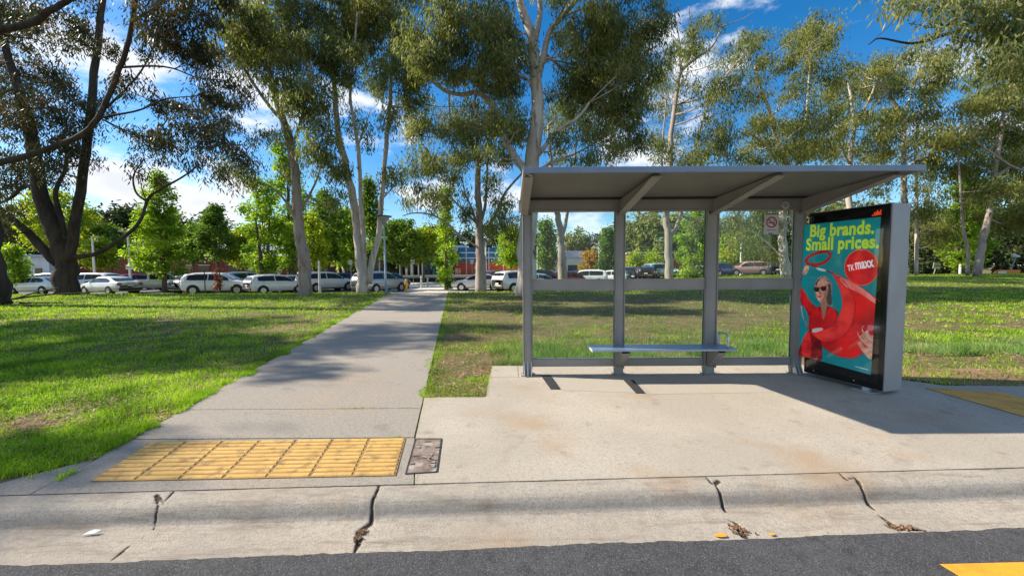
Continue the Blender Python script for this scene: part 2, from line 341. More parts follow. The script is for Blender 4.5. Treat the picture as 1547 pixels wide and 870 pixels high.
# path slabs (real gaps between them)
def slab(mb, poly, th=.05, z=None):
    zz = [tz(x, y) if z is None else z for x, y in poly]
    top = [(p[0], p[1], q) for p, q in zip(poly, zz)]; n = len(top)
    mb.prism([(a, b, c-th) for a, b, c in top], (0, 0, th))
mb = MB(); js = [3.335, 4.05, 7.9, 11.7, 15.5, 19.3, 23.0, 26.0]
for a, b in zip(js[:-1], js[1:]):
    k = max(1, int((b-a)/1.2)); yy = np.linspace(a+.005, b-.005, k+1)
    for y0, y1 in zip(yy[:-1], yy[1:]):
        slab(mb, [(XL(y0), y0), (XR(y0), y0), (XR(y1), y1), (XL(y1), y1)])
# kerb-side slab carrying the yellow tiles
g = .006
slab(mb, [(-3.36, yk(-3.36)+g), (-.72, yk(-.72)+g), (-.905, 3.325), (XL(3.325), 3.325)])
slab(mb, [(-3.9, yk(-3.9)+g), (-3.37, yk(-3.37)+g), (XL(3.0), 3.0)])
tag(mb.build('path', M['conc']), kind='structure')
mb = MB()
slab(mb, [(-.71, yk(-.71)+g), (9.5, yk(9.5)+g), (9.5, 4.55), (5.6, 4.72), (5.05, 5.19), (-.325, 5.19), (-.325, 4.4), (-1.065, 4.4), (-.895, 3.33)])
for a, b in ((-.325, .08), (.088, 1.98), (1.99, 3.3), (3.31, 4.7)):
    slab(mb, [(a, 5.20), (b, 5.20), (b-(.15 if b > 4 else 0), 5.82+.02*b), (a, 5.82)])
tag(mb.build('pavement', M['concpad']), kind='structure')
# dirt seams showing in the joints
mb = MB()
for a, b in (((-1.07, 4.4), (-.71, 2.62)),): pass
mb = MB(); mb.add([(4.4, 5.12, .003-.012), (5.1, 5.25, -.009), (5.9, 4.7, -.009), (9.6, 4.5, -.009), (9.6, 5.3, -.009), (6.4, 5.6, -.009), (5.4, 6.2, -.009), (4.6, 6.1, -.009)], [tuple(range(8))])
tag(mb.build('bare_earth', M['dirt']), kind='structure')

# faded wash and dark non-slip strips between which a wheelchair would stand
mb = MB(); mb.add([(.60, 5.16, .002), (1.53, 5.0, .002), (1.66, 4.5, .002), (.62, 4.62, .002)], [(0, 1, 2, 3)])
mb.add([(1.70, 4.85, .002), (3.3, 4.78, .002), (3.2, 4.50, .002), (1.72, 4.46, .002)], [(0, 1, 2, 3)])
tag(mb.build('faded_pavement_wash', M['faded']), 'faded pale wash on the concrete in front of the bench', 'pavement marking')
for k, q in enumerate((((817, 567), (832, 567), (847, 588), (832, 588)), ((942, 574), (957, 574), (975, 594), (961, 594)))):
    mb = MB(); pts = [G(*p, .003) for p in q]; mb.prism([tuple(p) for p in pts][::-1], (0, 0, .004))
    tag(mb.build('anti_slip_strip', M['strip']), ['dark anti-slip strip on the concrete beside the left shelter post', 'dark anti-slip strip on the concrete near the left end of the bench'][k], 'ground strip', 'dark strips on the bus stop pavement')

# kerb and gutter with cracks
PRO = [(.006, -.012), (.008, 0), (.05, -.001), (.10, -.003), (.130, -.009), (.152, -.022), (.168, -.043), (.181, -.070), (.191, -.096), (.205, -.113), (.235, -.122), (.3, -.125), (.6, -.118)]
tt = [.006, .008]+list(np.arange(.02, .13, .011))+list(np.arange(.134, .215, .0045))+list(np.arange(.222, .56, .011))
pz = np.interp(tt, [p[0] for p in PRO], [p[1] for p in PRO])
CR = [([(262, 743), (247, 760), (238, 773), (240, 788), (232, 799)], [.003, .006, .013, .007, .002]),
      ([(206, 815), (190, 829), (165, 849)], [.003, .007, .005]),
      ([(574, 733), (566, 752), (565, 775), (560, 790), (543, 802), (541, 822), (534, 838)], [.007, .010, .008, .012, .022, .016, .010]),
      ([(1066, 720), (1076, 731), (1085, 742), (1080, 757), (1095, 771)], [.002, .005, .014, .007, .002]),
      ([(1098, 784), (1112, 790), (1118, 800), (1124, 809)], [.004, .012, .020, .022]),
      ([(1262, 712), (1278, 724), (1290, 745), (1300, 757), (1319, 768)], [.003, .010, .009, .008, .012]),
      ([(1325, 775), (1341, 787), (1352, 796)], [.003, .012, .03]), ([(1352, 796), (1375, 798), (1398, 800)], [.03, .016, .004])]
segs = []
for pts, ws in CR:
    w3 = []
    for (u, v) in pts:
        z = 0.0
        for _ in range(6):
            q = G(u, v, z); t = yk(q[0])-q[1]; z = float(np.interp(t, [p[0] for p in PRO], [p[1] for p in PRO]))
        w3.append(q[:2])
    for i in range(len(w3)-1): segs.append((w3[i], w3[i+1], ws[i], ws[i+1]))
xs = np.array(sorted(set(list(np.arange(-30, -5, 1.0))+list(np.arange(-5, 5.6, .009))+list(np.arange(5.6, 30, 1.0)))))
X, T = np.meshgrid(xs, tt); Z = np.repeat(pz[:, None], len(xs), 1)
Y = (2.62+.037*X)-T
wob = np.array([[mnoise.noise(Vector((x*14, t*14, 3.3))) for x in xs] for t in tt])
wob2 = np.array([[mnoise.noise(Vector((x*2.2, t*5, 8.3))) for x in xs] for t in tt])
Z = Z+.0022*wob+.004*wob2
CRK = np.zeros_like(X); wob3 = np.array([[mnoise.noise(Vector((x*55, t*55, 5.3))) for x in xs] for t in tt])
for a, b, wa, wb in segs:
    ax, ay = a; bx_, by = b; L2 = (bx_-ax)**2+(by-ay)**2
    s = np.clip(((X-ax)*(bx_-ax)+(Y-ay)*(by-ay))/L2, 0, 1)
    dd = np.hypot(X-(ax+s*(bx_-ax)), Y-(ay+s*(by-ay)))+wob*.007+.0035*wob3
    w = wa+(wb-wa)*s; CRK = np.maximum(CRK, np.clip(1.25-dd/np.maximum(w*.85, .0052), 0, 1))
Z = Z-.013*np.minimum(1, CRK*1.6)
me = bpy.data.meshes.new('kerb'); nx, ny = len(xs), len(tt)
V = np.stack([X, Y, Z], -1).reshape(-1, 3); I = np.arange(nx*ny).reshape(ny, nx)
Q = np.stack([I[:-1, :-1], I[1:, :-1], I[1:, 1:], I[:-1, 1:]], -1).reshape(-1, 4)
me.vertices.add(len(V)); me.vertices.foreach_set('co', V.astype(np.float32).ravel()); me.loops.add(Q.size); me.loops.foreach_set('vertex_index', Q.astype(np.int32).ravel())
me.polygons.add(len(Q)); me.polygons.foreach_set('loop_start', np.arange(0, Q.size, 4, dtype=np.int32)); me.polygons.foreach_set('use_smooth', np.ones(len(Q), dtype=bool))
at = me.attributes.new('crack', 'FLOAT', 'POINT'); at.data.foreach_set('value', CRK.astype(np.float32).ravel())
km = M['concpad'].copy(); km.name = 'kerb_concrete'; t = km.node_tree; b = t.nodes['Principled BSDF']; src = b.inputs['Base Color'].links[0].from_socket
an = N(t, 'ShaderNodeAttribute'); an.attribute_name = 'crack'
mr = N(t, 'ShaderNodeMapRange'); mr.inputs['From Min'].default_value = .0; mr.inputs['From Max'].default_value = .35; L(t, an.outputs['Fac'], mr.inputs['Value'])
mxx = N(t, 'ShaderNodeMix', data_type='RGBA'); L(t, mr.outputs[0], mxx.inputs['Factor']); dk = N(t, 'ShaderNodeMix', data_type='RGBA', blend_type='MULTIPLY'); dk.inputs['Factor'].default_value = 1; dk.inputs['B'].default_value = (.93, .93, .94, 1)
L(t, src, dk.inputs['A']); L(t, dk.outputs['Result'], mxx.inputs['A']); mxx.inputs['B'].default_value = (.07, .05, .035, 1); L(t, mxx.outputs['Result'], b.inputs['Base Color'])
mpk = N(t, 'ShaderNodeMapping'); mpk.inputs['Scale'].default_value = (1.2, 9, 9); gk = N(t, 'ShaderNodeNewGeometry'); L(t, gk.outputs['Position'], mpk.inputs[0])
nk = N(t, 'ShaderNodeTexNoise'); nk.inputs['Scale'].default_value = 1.6; nk.inputs['Detail'].default_value = 8; nk.inputs['Roughness'].default_value = .7; L(t, mpk.outputs[0], nk.inputs['Vector'])
rk = N(t, 'ShaderNodeMapRange'); rk.inputs['From Min'].default_value = .50; rk.inputs['From Max'].default_value = .72; rk.inputs['To Max'].default_value = .75; L(t, nk.outputs['Fac'], rk.inputs['Value'])
mk_ = N(t, 'ShaderNodeMix', data_type='RGBA'); L(t, rk.outputs[0], mk_.inputs['Factor']); L(t, dk.outputs['Result'], mk_.inputs['A']); mk_.inputs['B'].default_value = (.20, .165, .13, 1); L(t, mk_.outputs['Result'], mxx.inputs['A'])
me.materials.append(km); me.update(calc_edges=True)
# outward normals must face up
o = link(bpy.data.objects.new('kerb', me)); tag(o, kind='structure')
mb = MB()
for (u, v, r) in [(1112, 797, .05), (1122, 803, .05), (1352, 796, .05), (1372, 797, .045), (541, 812, .03), (548, 803, .03)]:
    c = G(u, v, -.12)
    for k in range(26):
        x, y = c[0]+random.gauss(0, r*.5), c[1]+random.gauss(0, r*.35); s = random.uniform(.004, .009)
        mb.box((x, y, -.117+s*.3), (s*1.4, s, s), rot=Matrix.Rotation(random.random()*3, 3, Vector((random.random(), random.random(), 1)).normalized()))
tag(mb.build('crack_gravel', M['dirt']), 'loose brown gravel lying in the kerb cracks', 'gravel', kind='stuff')
# road
def ye(x): return 2.125+.041*x+.012*mnoise.noise(Vector((x*1.1, 0, 0)))+.014*mnoise.noise(Vector((x*6, 4, 0)))+.008*mnoise.noise(Vector((x*22, 9, 0)))
xr = list(np.arange(-60, -4, 4.0))+list(np.arange(-4, 5, .02))+list(np.arange(5, 62, 4.0))
mb = MB(); n = len(xr)
for k, (dy, z) in enumerate(((0, -.120), (-.004, -.106), (-.03, -.103), (-1.2, -.10), (-40, -.10))):
    for x in xr: mb.v.append((x, (ye(x) if k < 3 else 2.12+.037*max(-30, min(30, x)))+dy, z))
for j in range(4):
    for i in range(n-1): mb.f.append((j*n+i, j*n+n+i, j*n+n+i+1, j*n+i+1)); mb.mi.append(0)
tag(mb.build('road', M['asph']), kind='structure')
q = [G(1420, 852, -.098), G(1560, 848.5, -.098), G(1700, 900, -.098), G(1475, 885, -.098)]
mb = MB(); mb.prism([tuple(p) for p in q][::-1], (0, 0, .002)); tag(mb.build('road_marking', M['paint']), 'wide yellow line painted on the asphalt road', 'road marking')
mb = MB()
for (u, v, rx, ry) in [(1089, 810, .04, .018), (1166, 808, .02, .012)]:
    c = G(u, v, -.12); pl = [(c[0]+rx*math.cos(a)*random.uniform(.7, 1.15), c[1]+ry*math.sin(a)*random.uniform(.7, 1.15), -.1125) for a in np.arange(0, 6.28, .5)]
    mb.prism(pl, (0, 0, .002))
    tag(mb.build('yellow_paint_spot', M['paint']), 'yellow paint spot on the gutter edge '+('left of' if u < 1100 else 'right of')+' the gravel-filled crack', 'paint spot', 'yellow paint spots on the gutter'); mb = MB()

# tactile tiles
def tactile(name, label, c4, nu, nv, bars, mats):
    A, B, C, D = [np.array([*p, 0]) for p in c4]   # near-left, near-right, far-right, far-left
    def q(s, t, z): p = (A*(1-s)+B*s)*(1-t)+(D*(1-s)+C*s)*t; return (p[0], p[1], z)
    base = MB(); base.prism([q(0, 0, .002), q(1, 0, .002), q(1, 1, .002), q(0, 1, .002)], (0, 0, .004))
    top = MB()
    for i in range(nu):
        for j in range(nv):
            for k in range(bars):
                s0 = (i+.03)/nu; s1 = (i+.97)/nu; t0 = (j+(k+.12)/bars)/nv; t1 = (j+(k+.86)/bars)/nv
                z = .0065; e = .006; b0 = [q(s0, t0, z), q(s1, t0, z), q(s1, t1, z), q(s0, t1, z)]
                f = .006/2.2; h = .10/bars/nv
                b1 = [q(s0+f, t0+h, z+e), q(s1-f, t0+h, z+e), q(s1-f, t1-h, z+e), q(s0+f, t1-h, z+e)]
                top.add(b0+b1, [(4, 5, 6, 7), (0, 1, 5, 4), (1, 2, 6, 5), (2, 3, 7, 6), (3, 0, 4, 7)])
    t = thing(name, label, 'tactile paving', (A[0], A[1], 0)); base.build('tile_base', mats[1], t)
    o = top.build('raised_bars', mats[0], t); tag(o, kind='stuff'); return t
tb = groundmat('tactile_base', [((.22, .14, .06), 6, .4, .6, 5)], (.36, .22, .08), .85, .3, 100)
tactile('tactile_paving', 'worn yellow ribbed tactile tiles across the path by the kerb', [(-3.11, 2.645), (-.88, 2.70), (-.98, 3.315), (-3.27, 3.265)], 7, 2, 5, (M['tactile'], tb))
tactile('tactile_paving', 'tan ribbed tactile tiles in the shade behind the advertising panel', [(5.9, 3.2), (5.95, 4.42), (5.22, 4.62), (5.22, 3.3)], 4, 2, 5, (M['tacttan'], tb))
# service pit: broken brick infill edged by dark strips standing in for a shaded groove
pit = thing('service_pit', 'square service pit filled with broken brick beside the yellow tiles', 'service pit', (-.73, 3.02, 0))
pc = [G(613, 716)[:2], G(660, 713)[:2], G(667, 663)[:2], G(628, 663)[:2]]; pc = [np.array(p) for p in pc]
mb = MB(); mb.prism([(p[0], p[1], .001) for p in pc], (0, 0, .003)); mb.build('pit_infill', groundmat('pit_fill', [((.14, .10, .08), 8, .42, .60, 6), ((.40, .36, .32), 9, .52, .64, 5)], (.26, .205, .17), .95, 1.0, 60), pit)
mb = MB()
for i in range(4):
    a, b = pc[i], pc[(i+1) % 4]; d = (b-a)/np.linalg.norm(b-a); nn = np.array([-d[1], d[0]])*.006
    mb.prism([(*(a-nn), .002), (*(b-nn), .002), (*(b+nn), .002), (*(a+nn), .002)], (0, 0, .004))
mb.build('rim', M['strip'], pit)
mb = MB()
for i in range(16):
    s, t_ = random.random()*.8+.1, random.random()*.85+.08; p = (pc[0]*(1-s)+pc[1]*s)*(1-t_)+(pc[3]*(1-s)+pc[2]*s)*t_
    mb.box((p[0], p[1], .008), (random.uniform(.02, .05), random.uniform(.012, .025), .01), rz=random.uniform(-.3, .3))
tag(mb.build('brick_rubble', groundmat('rubble', [((.35, .31, .28), 9, .45, .6, 4)], (.26, .19, .15), .95, .8, 60), pit), kind='stuff')

# car park and concourse
xs = list(np.arange(-110, 111, 3.0)); ts = list(np.arange(24, 62, 2.0))
tag(grid('car_park', xs, ts, lambda x, y: (x, y, tz(x, y)+.008), M['farasph'], keep=lambda x, y: (y > 29 if x < 9 else y > 43) and not (-9.6 < x < -3 and y < 30)), kind='structure')
xs = list(np.arange(-12, 4.1, 1.0)); ts = [25.6]+list(np.arange(26, 54, 2.0))
tag(grid('concourse', xs, ts, lambda x, y: (x-.13*(y-26), y, tz(x-.13*(y-26), y)+.02), M['farconc'], keep=lambda x, y: (-10 < x < -3.4) if y < 30 else (-12 < x < 3) and 33 < y or (-10 < x < 0)), kind='structure')

# ================================================================== GRASS
def inpoly(x, y, poly):
    c = np.zeros(len(x), bool); n = len(poly)
    for i in range(n):
        x1, y1 = poly[i]; x2, y2 = poly[(i+1) % n]
        m = ((y1 > y) != (y2 > y)) & (x < (x2-x1)*(y-y1)/((y2-y1) if y2 != y1 else 1e-9)+x1); c ^= m
    return c
PADP = [(-.71, 2.5), (9.5, 2.5), (9.5, 4.55), (5.6, 4.72), (5.05, 5.19), (4.55, 5.9), (-.325, 5.82), (-.325, 4.4), (-1.065, 4.4), (-.895, 3.33)]
def vnoise(x, y, s, o=0): return np.array([mnoise.noise(Vector((a*s, b*s, o))) for a, b in zip(x, y)])
def conc(x, y, e=0.0):
    p = (y > 2.5) & (y < 26.2) & (x > XL(y)-e) & (x < XR(y)+e)
    p |= (x > -1.2) & (x < -.6) & (y < 4.37)
    p |= inpoly(x, y, PADP) | (y < 2.62+.037*x) | ((x > -3.95) & (x < -3.3) & (y < 3.0-(-3.37-x)*.6))
    return p
def px_sample(n, u0, u1, v0, v1):
    u = RNG.uniform(u0, u1, n); v = RNG.uniform(v0, v1, n)
    r = CM @ np.stack([(u-773.5)/F_PX, -(v-435)/F_PX, -np.ones(n)]); k = -EYE/r[2]
    return r[0]*k, r[1]*k
def tzv(x, y): return np.array([tz(a, b) for a, b in zip(x, y)])
def blades(x, y, h, w, lean=.5):
    n = len(x); z = tzv(x, y)-.014; a = RNG.uniform(0, 6.283, n); b = RNG.uniform(0, 6.283, n); l = RNG.uniform(0, lean, n)*h
    p = np.stack([x, y, z], 1); s = np.stack([np.cos(a)*w/2, np.sin(a)*w/2, np.zeros(n)], 1)
    tip = p+np.stack([np.cos(b)*l, np.sin(b)*l, h], 1); return np.stack([p-s, p+s, tip], 1).reshape(-1, 3)
def weeds(x, y, h, w):
    n = len(x); z = tzv(x, y)-.012+h*RNG.uniform(.3, 1, n); a = RNG.uniform(0, 6.283, n); p = np.stack([x, y, z], 1)
    t = RNG.uniform(-.5, .5, n); s = np.stack([np.cos(a), np.sin(a), t], 1)*w[:, None]; q = np.stack([-np.sin(a), np.cos(a), RNG.uniform(-.5, .5, n)], 1)*w[:, None]*.7
    return np.stack([p-s, p-q, p+s, p+q], 1).reshape(-1, 4, 3)
x, y = px_sample(430000, -160, 1710, 446, 775); x2_, y2_ = px_sample(90000, -1100, -160, 450, 800); x3_, y3_ = px_sample(45000, 1710, 2500, 450, 700); x = np.concatenate([x, x2_, x3_]); y = np.concatenate([y, y2_, y3_])
bare = vnoise(x, y, .9, 5)+.45*vnoise(x, y, 4.5, 2)-.30*(x < -3.6)*(y < 7)
# shape of the bare patches: between path and shelter, the shelter's worn edge, the right-hand dirt
wornl = np.clip(1-(np.abs(x-XL(y))/.6), 0, 1)*.3*(x < XL(y)) + .36*np.exp(-((x-6.5)**2/6+(y-6.2)**2/.6)) + .14*((x > XR(y)) & (x < .2) & (y < 9)) + 1.0*np.exp(-((y-15.5)**2/48+(x-5)**2/90))*(x > XR(y)+.2)
ok = (~conc(x, y, -.01)) & (bare+wornl < .25+RNG.uniform(-.12, .22, len(x))) & (y < 24)
ok &= ~((x > 4.4) & (y < 5.9) & (y < 6.2-(x-6)*.1) & (RNG.uniform(0, 1, len(x)) < .72))
x, y = x[ok], y[ok]; d = np.hypot(x, y)
lush = np.clip(.5+vnoise(x, y, 1.6, 7)*1.2, .25, 1.3)
h = RNG.uniform(.018, .05, len(x))*(.6+lush)*(1+d*.035); w = np.maximum(.0035, d*.0013)*RNG.uniform(.7, 1.5, len(x))
isw = RNG.uniform(0, 1, len(x)) < np.where(d < 9, .22, .04)
g1 = arrmesh('lawn_grass', blades(x[~isw], y[~isw], h[~isw], w[~isw], .9), 3, M['grass']); tag(g1, 'short bright green lawn grass', 'grass', kind='stuff')
g2 = arrmesh('lawn_weeds', weeds(x[isw], y[isw], h[isw]*.8, np.maximum(.006, d[isw]*.0014)).reshape(-1, 3), 4, M['grass']); tag(g2, 'small broad-leaved weeds in the lawn', 'weeds', kind='stuff')
# farther lawn
n = 190000; x = RNG.uniform(-46, 62, n); y = RNG.uniform(13, 41, n)
ok = (~conc(x, y, 0)) & ((x > 9) | (y < 28.6)) & (np.abs(x) < y*1.75+2) & ~((x > -10) & (x < -3) & (y > 25.5))
ok &= ~(RNG.uniform(0, 1, n) < 1.0*np.exp(-((y-17)**2/34+(x-5)**2/80))); x, y = x[ok], y[ok]; h = RNG.uniform(.03, .08, len(x))*np.where((y > 23) & (x < 9), 1.9, 1)
tag(arrmesh('far_lawn_grass', blades(x, y, h, RNG.uniform(.02, .05, len(x)), .9), 3, M['grass']), 'green lawn grass in front of the car park', 'grass', kind='stuff')
# long grass behind the shelter and at the right
n = 70000; x = RNG.uniform(-.4, 12.5, n); y = 5.86+np.abs(RNG.normal(0, 1.1, n))
dens = np.clip(.55+vnoise(x, y, 1.1, 3)*1.3, 0, 1)*np.exp(-((y-6.2)/2.2)**2); ok = (RNG.uniform(0, 1, n) < dens) & ~conc(x, y) & ~((x > 4.6) & (y < 6.35)); x, y = x[ok], y[ok]
tag(arrmesh('long_grass', blades(x, y, RNG.uniform(.04, .15, len(x))*(.5+np.clip(.5+vnoise(x, y, 1.7, 8), 0, 1)), RNG.uniform(.006, .012, len(x)), .9), 3, M['tussock']), 'longer pale green grass behind the bus shelter', 'grass', kind='stuff')
# weeds growing in joints and along slab edges
pts = []
for (x0, y0, x1, y1, n_, sp) in [(-1.95, 4.05, -1.55, 4.06, 130, .012), (-2.05, 4.05, -1.4, 4.05, 90, .01), (-1.25, 4.06, -1.12, 4.06, 25, .01), (-1.13, 3.33, -1.03, 3.335, 60, .012), (-2.7, 3.335, -1.3, 3.335, 90, .006), (-1.06, 4.4, -.9, 3.4, 60, .006), (-.8, yk(-.8), 4, yk(4), 60, .004), (-.72, 2.7, -.74, 2.62, 12, .006), (-3.3, 3.33, -3.0, 3.33, 60, .02), (-1.0, 4.39, -.33, 4.39, 160, .012), (-.32, 4.4, -.32, 5.8, 160, .012)]:
    t_ = RNG.uniform(0, 1, n_); pts.append(np.stack([x0+(x1-x0)*t_+RNG.normal(0, sp, n_), y0+(y1-y0)*t_+RNG.normal(0, sp, n_)], 1))
for (fx, y0_, y1_, sg, n_) in ((XR, 4.4, 22, -1, 7000),):
    yy = y0_+(y1_-y0_)*RNG.uniform(0, 1, n_)**2; cc_ = np.clip(vnoise(yy*0+9, yy, 2.6, 2), 0, .5)*.3; pts.append(np.stack([fx(yy)-cc_+np.abs(RNG.normal(0, .06, n_)), yy], 1))
pts = np.concatenate(pts); x, y = pts[:, 0], pts[:, 1]
tag(arrmesh('joint_weeds', blades(x, y, RNG.uniform(.014, .04, len(x)), RNG.uniform(.004, .008, len(x)), 1.2), 3, M['grass']), 'weeds growing in the pavement joints', 'weeds', kind='stuff')
# edge fringe of the left lawn, taller
n = 22000; y = 2.6+22*RNG.uniform(0, 1, n)**2; cr_ = np.clip(vnoise(y*0, y, 2.3, 4)*1.2+.25*vnoise(y*0, y, 11, 6), 0, .5)*.26; x = XL(y)+cr_-np.abs(RNG.normal(0, .10, n)); ok = vnoise(x, y, 3, 1) > -.1; x, y = x[ok], y[ok]
tag(arrmesh('edge_grass', blades(x, y, RNG.uniform(.03, .08, len(x)), .006+.0008*y, 1.1), 3, M['grass']), 'grass fringe creeping over the left edge of the path', 'grass', kind='stuff')
# leaf litter
def flat_leaves(name, x, y, l, w, mat_, label, lift=.0):
    n = len(x); z = tzv(x, y)+lift+RNG.uniform(.004, .02, n); a = RNG.uniform(0, 6.28, n)
    s = np.stack([np.cos(a), np.sin(a), RNG.uniform(-.3, .3, n)], 1)*l[:, None]/2; q = np.stack([-np.sin(a), np.cos(a), RNG.uniform(-.4, .4, n)], 1)*w[:, None]/2; p = np.stack([x, y, z], 1)
    return tag(arrmesh(name, np.stack([p-s, p-q, p+s, p+q], 1).reshape(-1, 3), 4, mat_), label, 'leaf litter', kind='stuff')
x, y = px_sample(90000, 0, 1547, 432, 700); pr = .10+.35*np.exp(-((y-9.5)**2/2+(x-1.8)**2/3))+.30*(vnoise(x, y, .9, 5)+.45*vnoise(x, y, 4.5, 2) > .2)+.85*np.exp(-((y-15.5)**2/50+(x-5)**2/90))+.6*np.exp(-((y-20)**2/30+(x+28)**2/40))+.4*((x > XR(y)) & (x < 1) & (y < 9))
ok = (RNG.uniform(0, 1, len(x)) < pr) & ~conc(x, y) & (y < 25); x, y = x[ok], y[ok]; d = np.hypot(x, y)
flat_leaves('leaf_litter', x, y, np.maximum(.05, d*.005)*RNG.uniform(.6, 1.4, len(x)), np.maximum(.014, d*.002), M['litter'], 'dry brown gum leaves scattered on the lawn')
x = RNG.uniform(-3.4, 4.5, 260); y = RNG.uniform(2.2, 5.2, 260); ok = np.where(y < 2.62+.037*x-.25, True, y > 2.62+.037*x); x, y = x[ok], y[ok]
lift = np.where(y < 2.62+.037*x, -.116, 0.0)
flat_leaves('pavement_litter', x, y, RNG.uniform(.006, .03, len(x)), RNG.uniform(.003, .007, len(x)), M['litter'], 'tiny dry leaf bits scattered on the pavement', lift)
mb = MB(); c = G(138, 807, -.12); mb.prism([(c[0]-.045, c[1]-.014, -.116), (c[0]+.03, c[1]-.004, -.112), (c[0]+.05, c[1]+.014, -.102), (c[0]+.01, c[1]+.014, -.098), (c[0]-.02, c[1]+.006, -.106)], (0, 0, .004))
tag(mb.build('curled_bark', M['offwhite']), 'pale curled bark scrap lying in the gutter', 'bark scrap')
# ================================================================== BUS SHELTER
YP = 5.33
sh = thing('bus_shelter', 'grey steel bus shelter with glass back panels and a flat projecting roof', 'bus shelter', (2.2, YP, 0))
PX = [(.155, .285), (1.475, 1.605), (2.765, 2.925), (4.03, 4.15)]
for k, (a, b) in enumerate(PX):
    mb = MB(); mb.bx((a, YP-.03, 0), (b, YP+.03, 2.345)); mb.bx((a-.002, YP-.075, .10), (a+.010, YP-.031, 2.33)); mb.bx((b-.010, YP-.075, .10), (b+.002, YP-.031, 2.33))
    mb.bx((a+.012, YP-.052, .006), (b-.012, YP-.031, 2.3))
    p = mb.build('post', M['grey'], sh, bevel=.003)
    mb = MB(); mb.bx((a-.03, YP-.1, .002), (b+.03, YP+.08, .014)); mb.build('base_plate', M['grey'], p, bevel=.002)
    if k in (0, 3):
        mb = MB()
        for s in (a+.016, (a+b)/2, b-.016): mb.prism([(s-.005, YP-.055, .02), (s-.005, YP-.14, .02), (s-.005, YP-.055, .20)], (.010, 0, 0))
        mb.build('gusset', M['galv'], p)
for k, (a, b) in enumerate(PX):
    for zz in (.18, 1.27, 1.34, 2.42):
        mb = MB(); c = ((a+b)/2, YP-(.031 if zz < 2.3 else .057), zz); mb.tube([(c[0], c[1]+.002, zz), (c[0], c[1]-.007, zz)], .011, 6); mb.build('bolt', M['galv'], sh)
# rear rails between the posts
BZ = [('top_beam', 2.345, 2.50, .055), ('middle_rail', 1.225, 1.385, .03), ('lower_rail', .125, .235, .03)]
for (nm, z0, z1, hd) in BZ:
    if nm == 'top_beam':
        mb = MB(); mb.bx((.10, YP-hd, z0), (4.30, YP+hd, z1)); mb.bx((.10, YP-hd-.012, z0-.001), (4.30, YP-hd-.001, z0+.012)); mb.build(nm, M['grey'], sh, bevel=.003)
    else:
        for (a, b) in zip(PX[:-1], PX[1:]):
            mb = MB(); mb.bx((a[1]+.002, YP-hd, z0), (b[0]-.002, YP+hd, z1)); mb.bx((a[1]+.002, YP-hd-.006, z0-.001), (b[0]-.002, YP-hd-.001, z0+.010)); mb.bx((a[1]+.002, YP-hd-.006, z1-.010), (b[0]-.002, YP-hd-.001, z1+.001)); mb.build(nm, M['grey'], sh, bevel=.003)
for i, (a, b) in enumerate(zip(PX[:-1], PX[1:])):
    for (z0, z1) in ((.24, 1.22), (1.39, 2.34)):
        mb = MB(); mb.bx((a[1]+.012, YP+.002, z0), (b[0]-.012, YP+.012, z1)); gl = mb.build('glass_pane', M['glass'], sh)
        for xx in (a[1]+.006, b[0]-.011): mb = MB(); mb.bx((xx, YP-.004, z0), (xx+.005, YP+.016, z1)); mb.build('pane_edge', M['glassedge'], gl)
# roof: tray, trim, cantilever arms
RX0, RX1, RF, RB = .12, 4.27, 3.87, 5.44
def rz_(y): return 2.535+(RF-y)*.018
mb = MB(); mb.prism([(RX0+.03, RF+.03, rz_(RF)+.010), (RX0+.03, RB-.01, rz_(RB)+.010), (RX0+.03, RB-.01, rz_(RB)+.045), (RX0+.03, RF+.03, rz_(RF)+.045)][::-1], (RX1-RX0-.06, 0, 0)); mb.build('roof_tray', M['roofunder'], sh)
mb = MB(); mb.bx((RX0, RF, rz_(RF)-.012), (RX1, RF+.028, rz_(RF)+.05)); mb.build('front_trim', M['roofedge'], sh, bevel=.004)
for xx in (RX0, RX1-.028):
    mb = MB(); mb.prism([(xx, RF+.03, rz_(RF)-.012), (xx, RB, rz_(RB)-.012), (xx, RB, rz_(RB)+.05), (xx, RF+.03, rz_(RF)+.05)][::-1], (.028, 0, 0)); mb.build('side_trim', M['greypanel'], sh, bevel=.003)
# inner folded lip along the left side and a black strip standing in for the shaded rear gap
mb = MB(); mb.prism([(RX0+.032, RF+.04, rz_(RF)+.006), (RX0+.10, RF+.04, rz_(RF)-.03), (RX0+.10, RB-.05, rz_(RB)-.03), (RX0+.032, RB-.05, rz_(RB)+.006)], (0, 0, .004)); mb.build('folded_lip', M['greypanel'], sh)
mb = MB(); mb.bx((RX0+.03, 5.18, 2.495), (RX1-.03, 5.20, 2.515)); mb.build('gap_shade_strip', M['flat_black'], sh)
for (a, b, cxf) in ((.16, .20, .30), (1.52, 1.565, 1.60), (2.83, 2.875, 2.94), (4.08, 4.12, 4.10)):
    mb = MB(); x0, x1 = a, b
    for yy, zb in ((None, None),): pass
    pr = [(x0, YP-.06, 2.30), (x0, YP-.06, 2.50), (x0, 4.0, rz_(4.0)+.006), (x0, 3.98, rz_(4.0)-.02)]
    mb.prism(pr, (x1-x0, 0, 0)); o = mb.build('roof_arm', M['grey'], sh, bevel=.003)
    mb = MB(); mb.prism([(x0-.03, YP-.07, 2.298), (x0-.03, 3.98, rz_(4.0)-.022), (x0-.03, 3.98, rz_(4.0)-.030), (x0-.03, YP-.07, 2.288)], (x1-x0+.06, 0, 0)); mb.build('arm_flange', M['grey'], o)
# small rivets under the roof
for (u, v) in ((930, 262), (1069, 262), (1203, 262)):
    p = P(u, v, 3.93); mb = MB(); mb.lathe((p[0], 3.95, rz_(3.95)+.002), [(.001, 0), (.007, .001), (.009, .008)], 10); mb.build('rivet', M['galv'], sh)
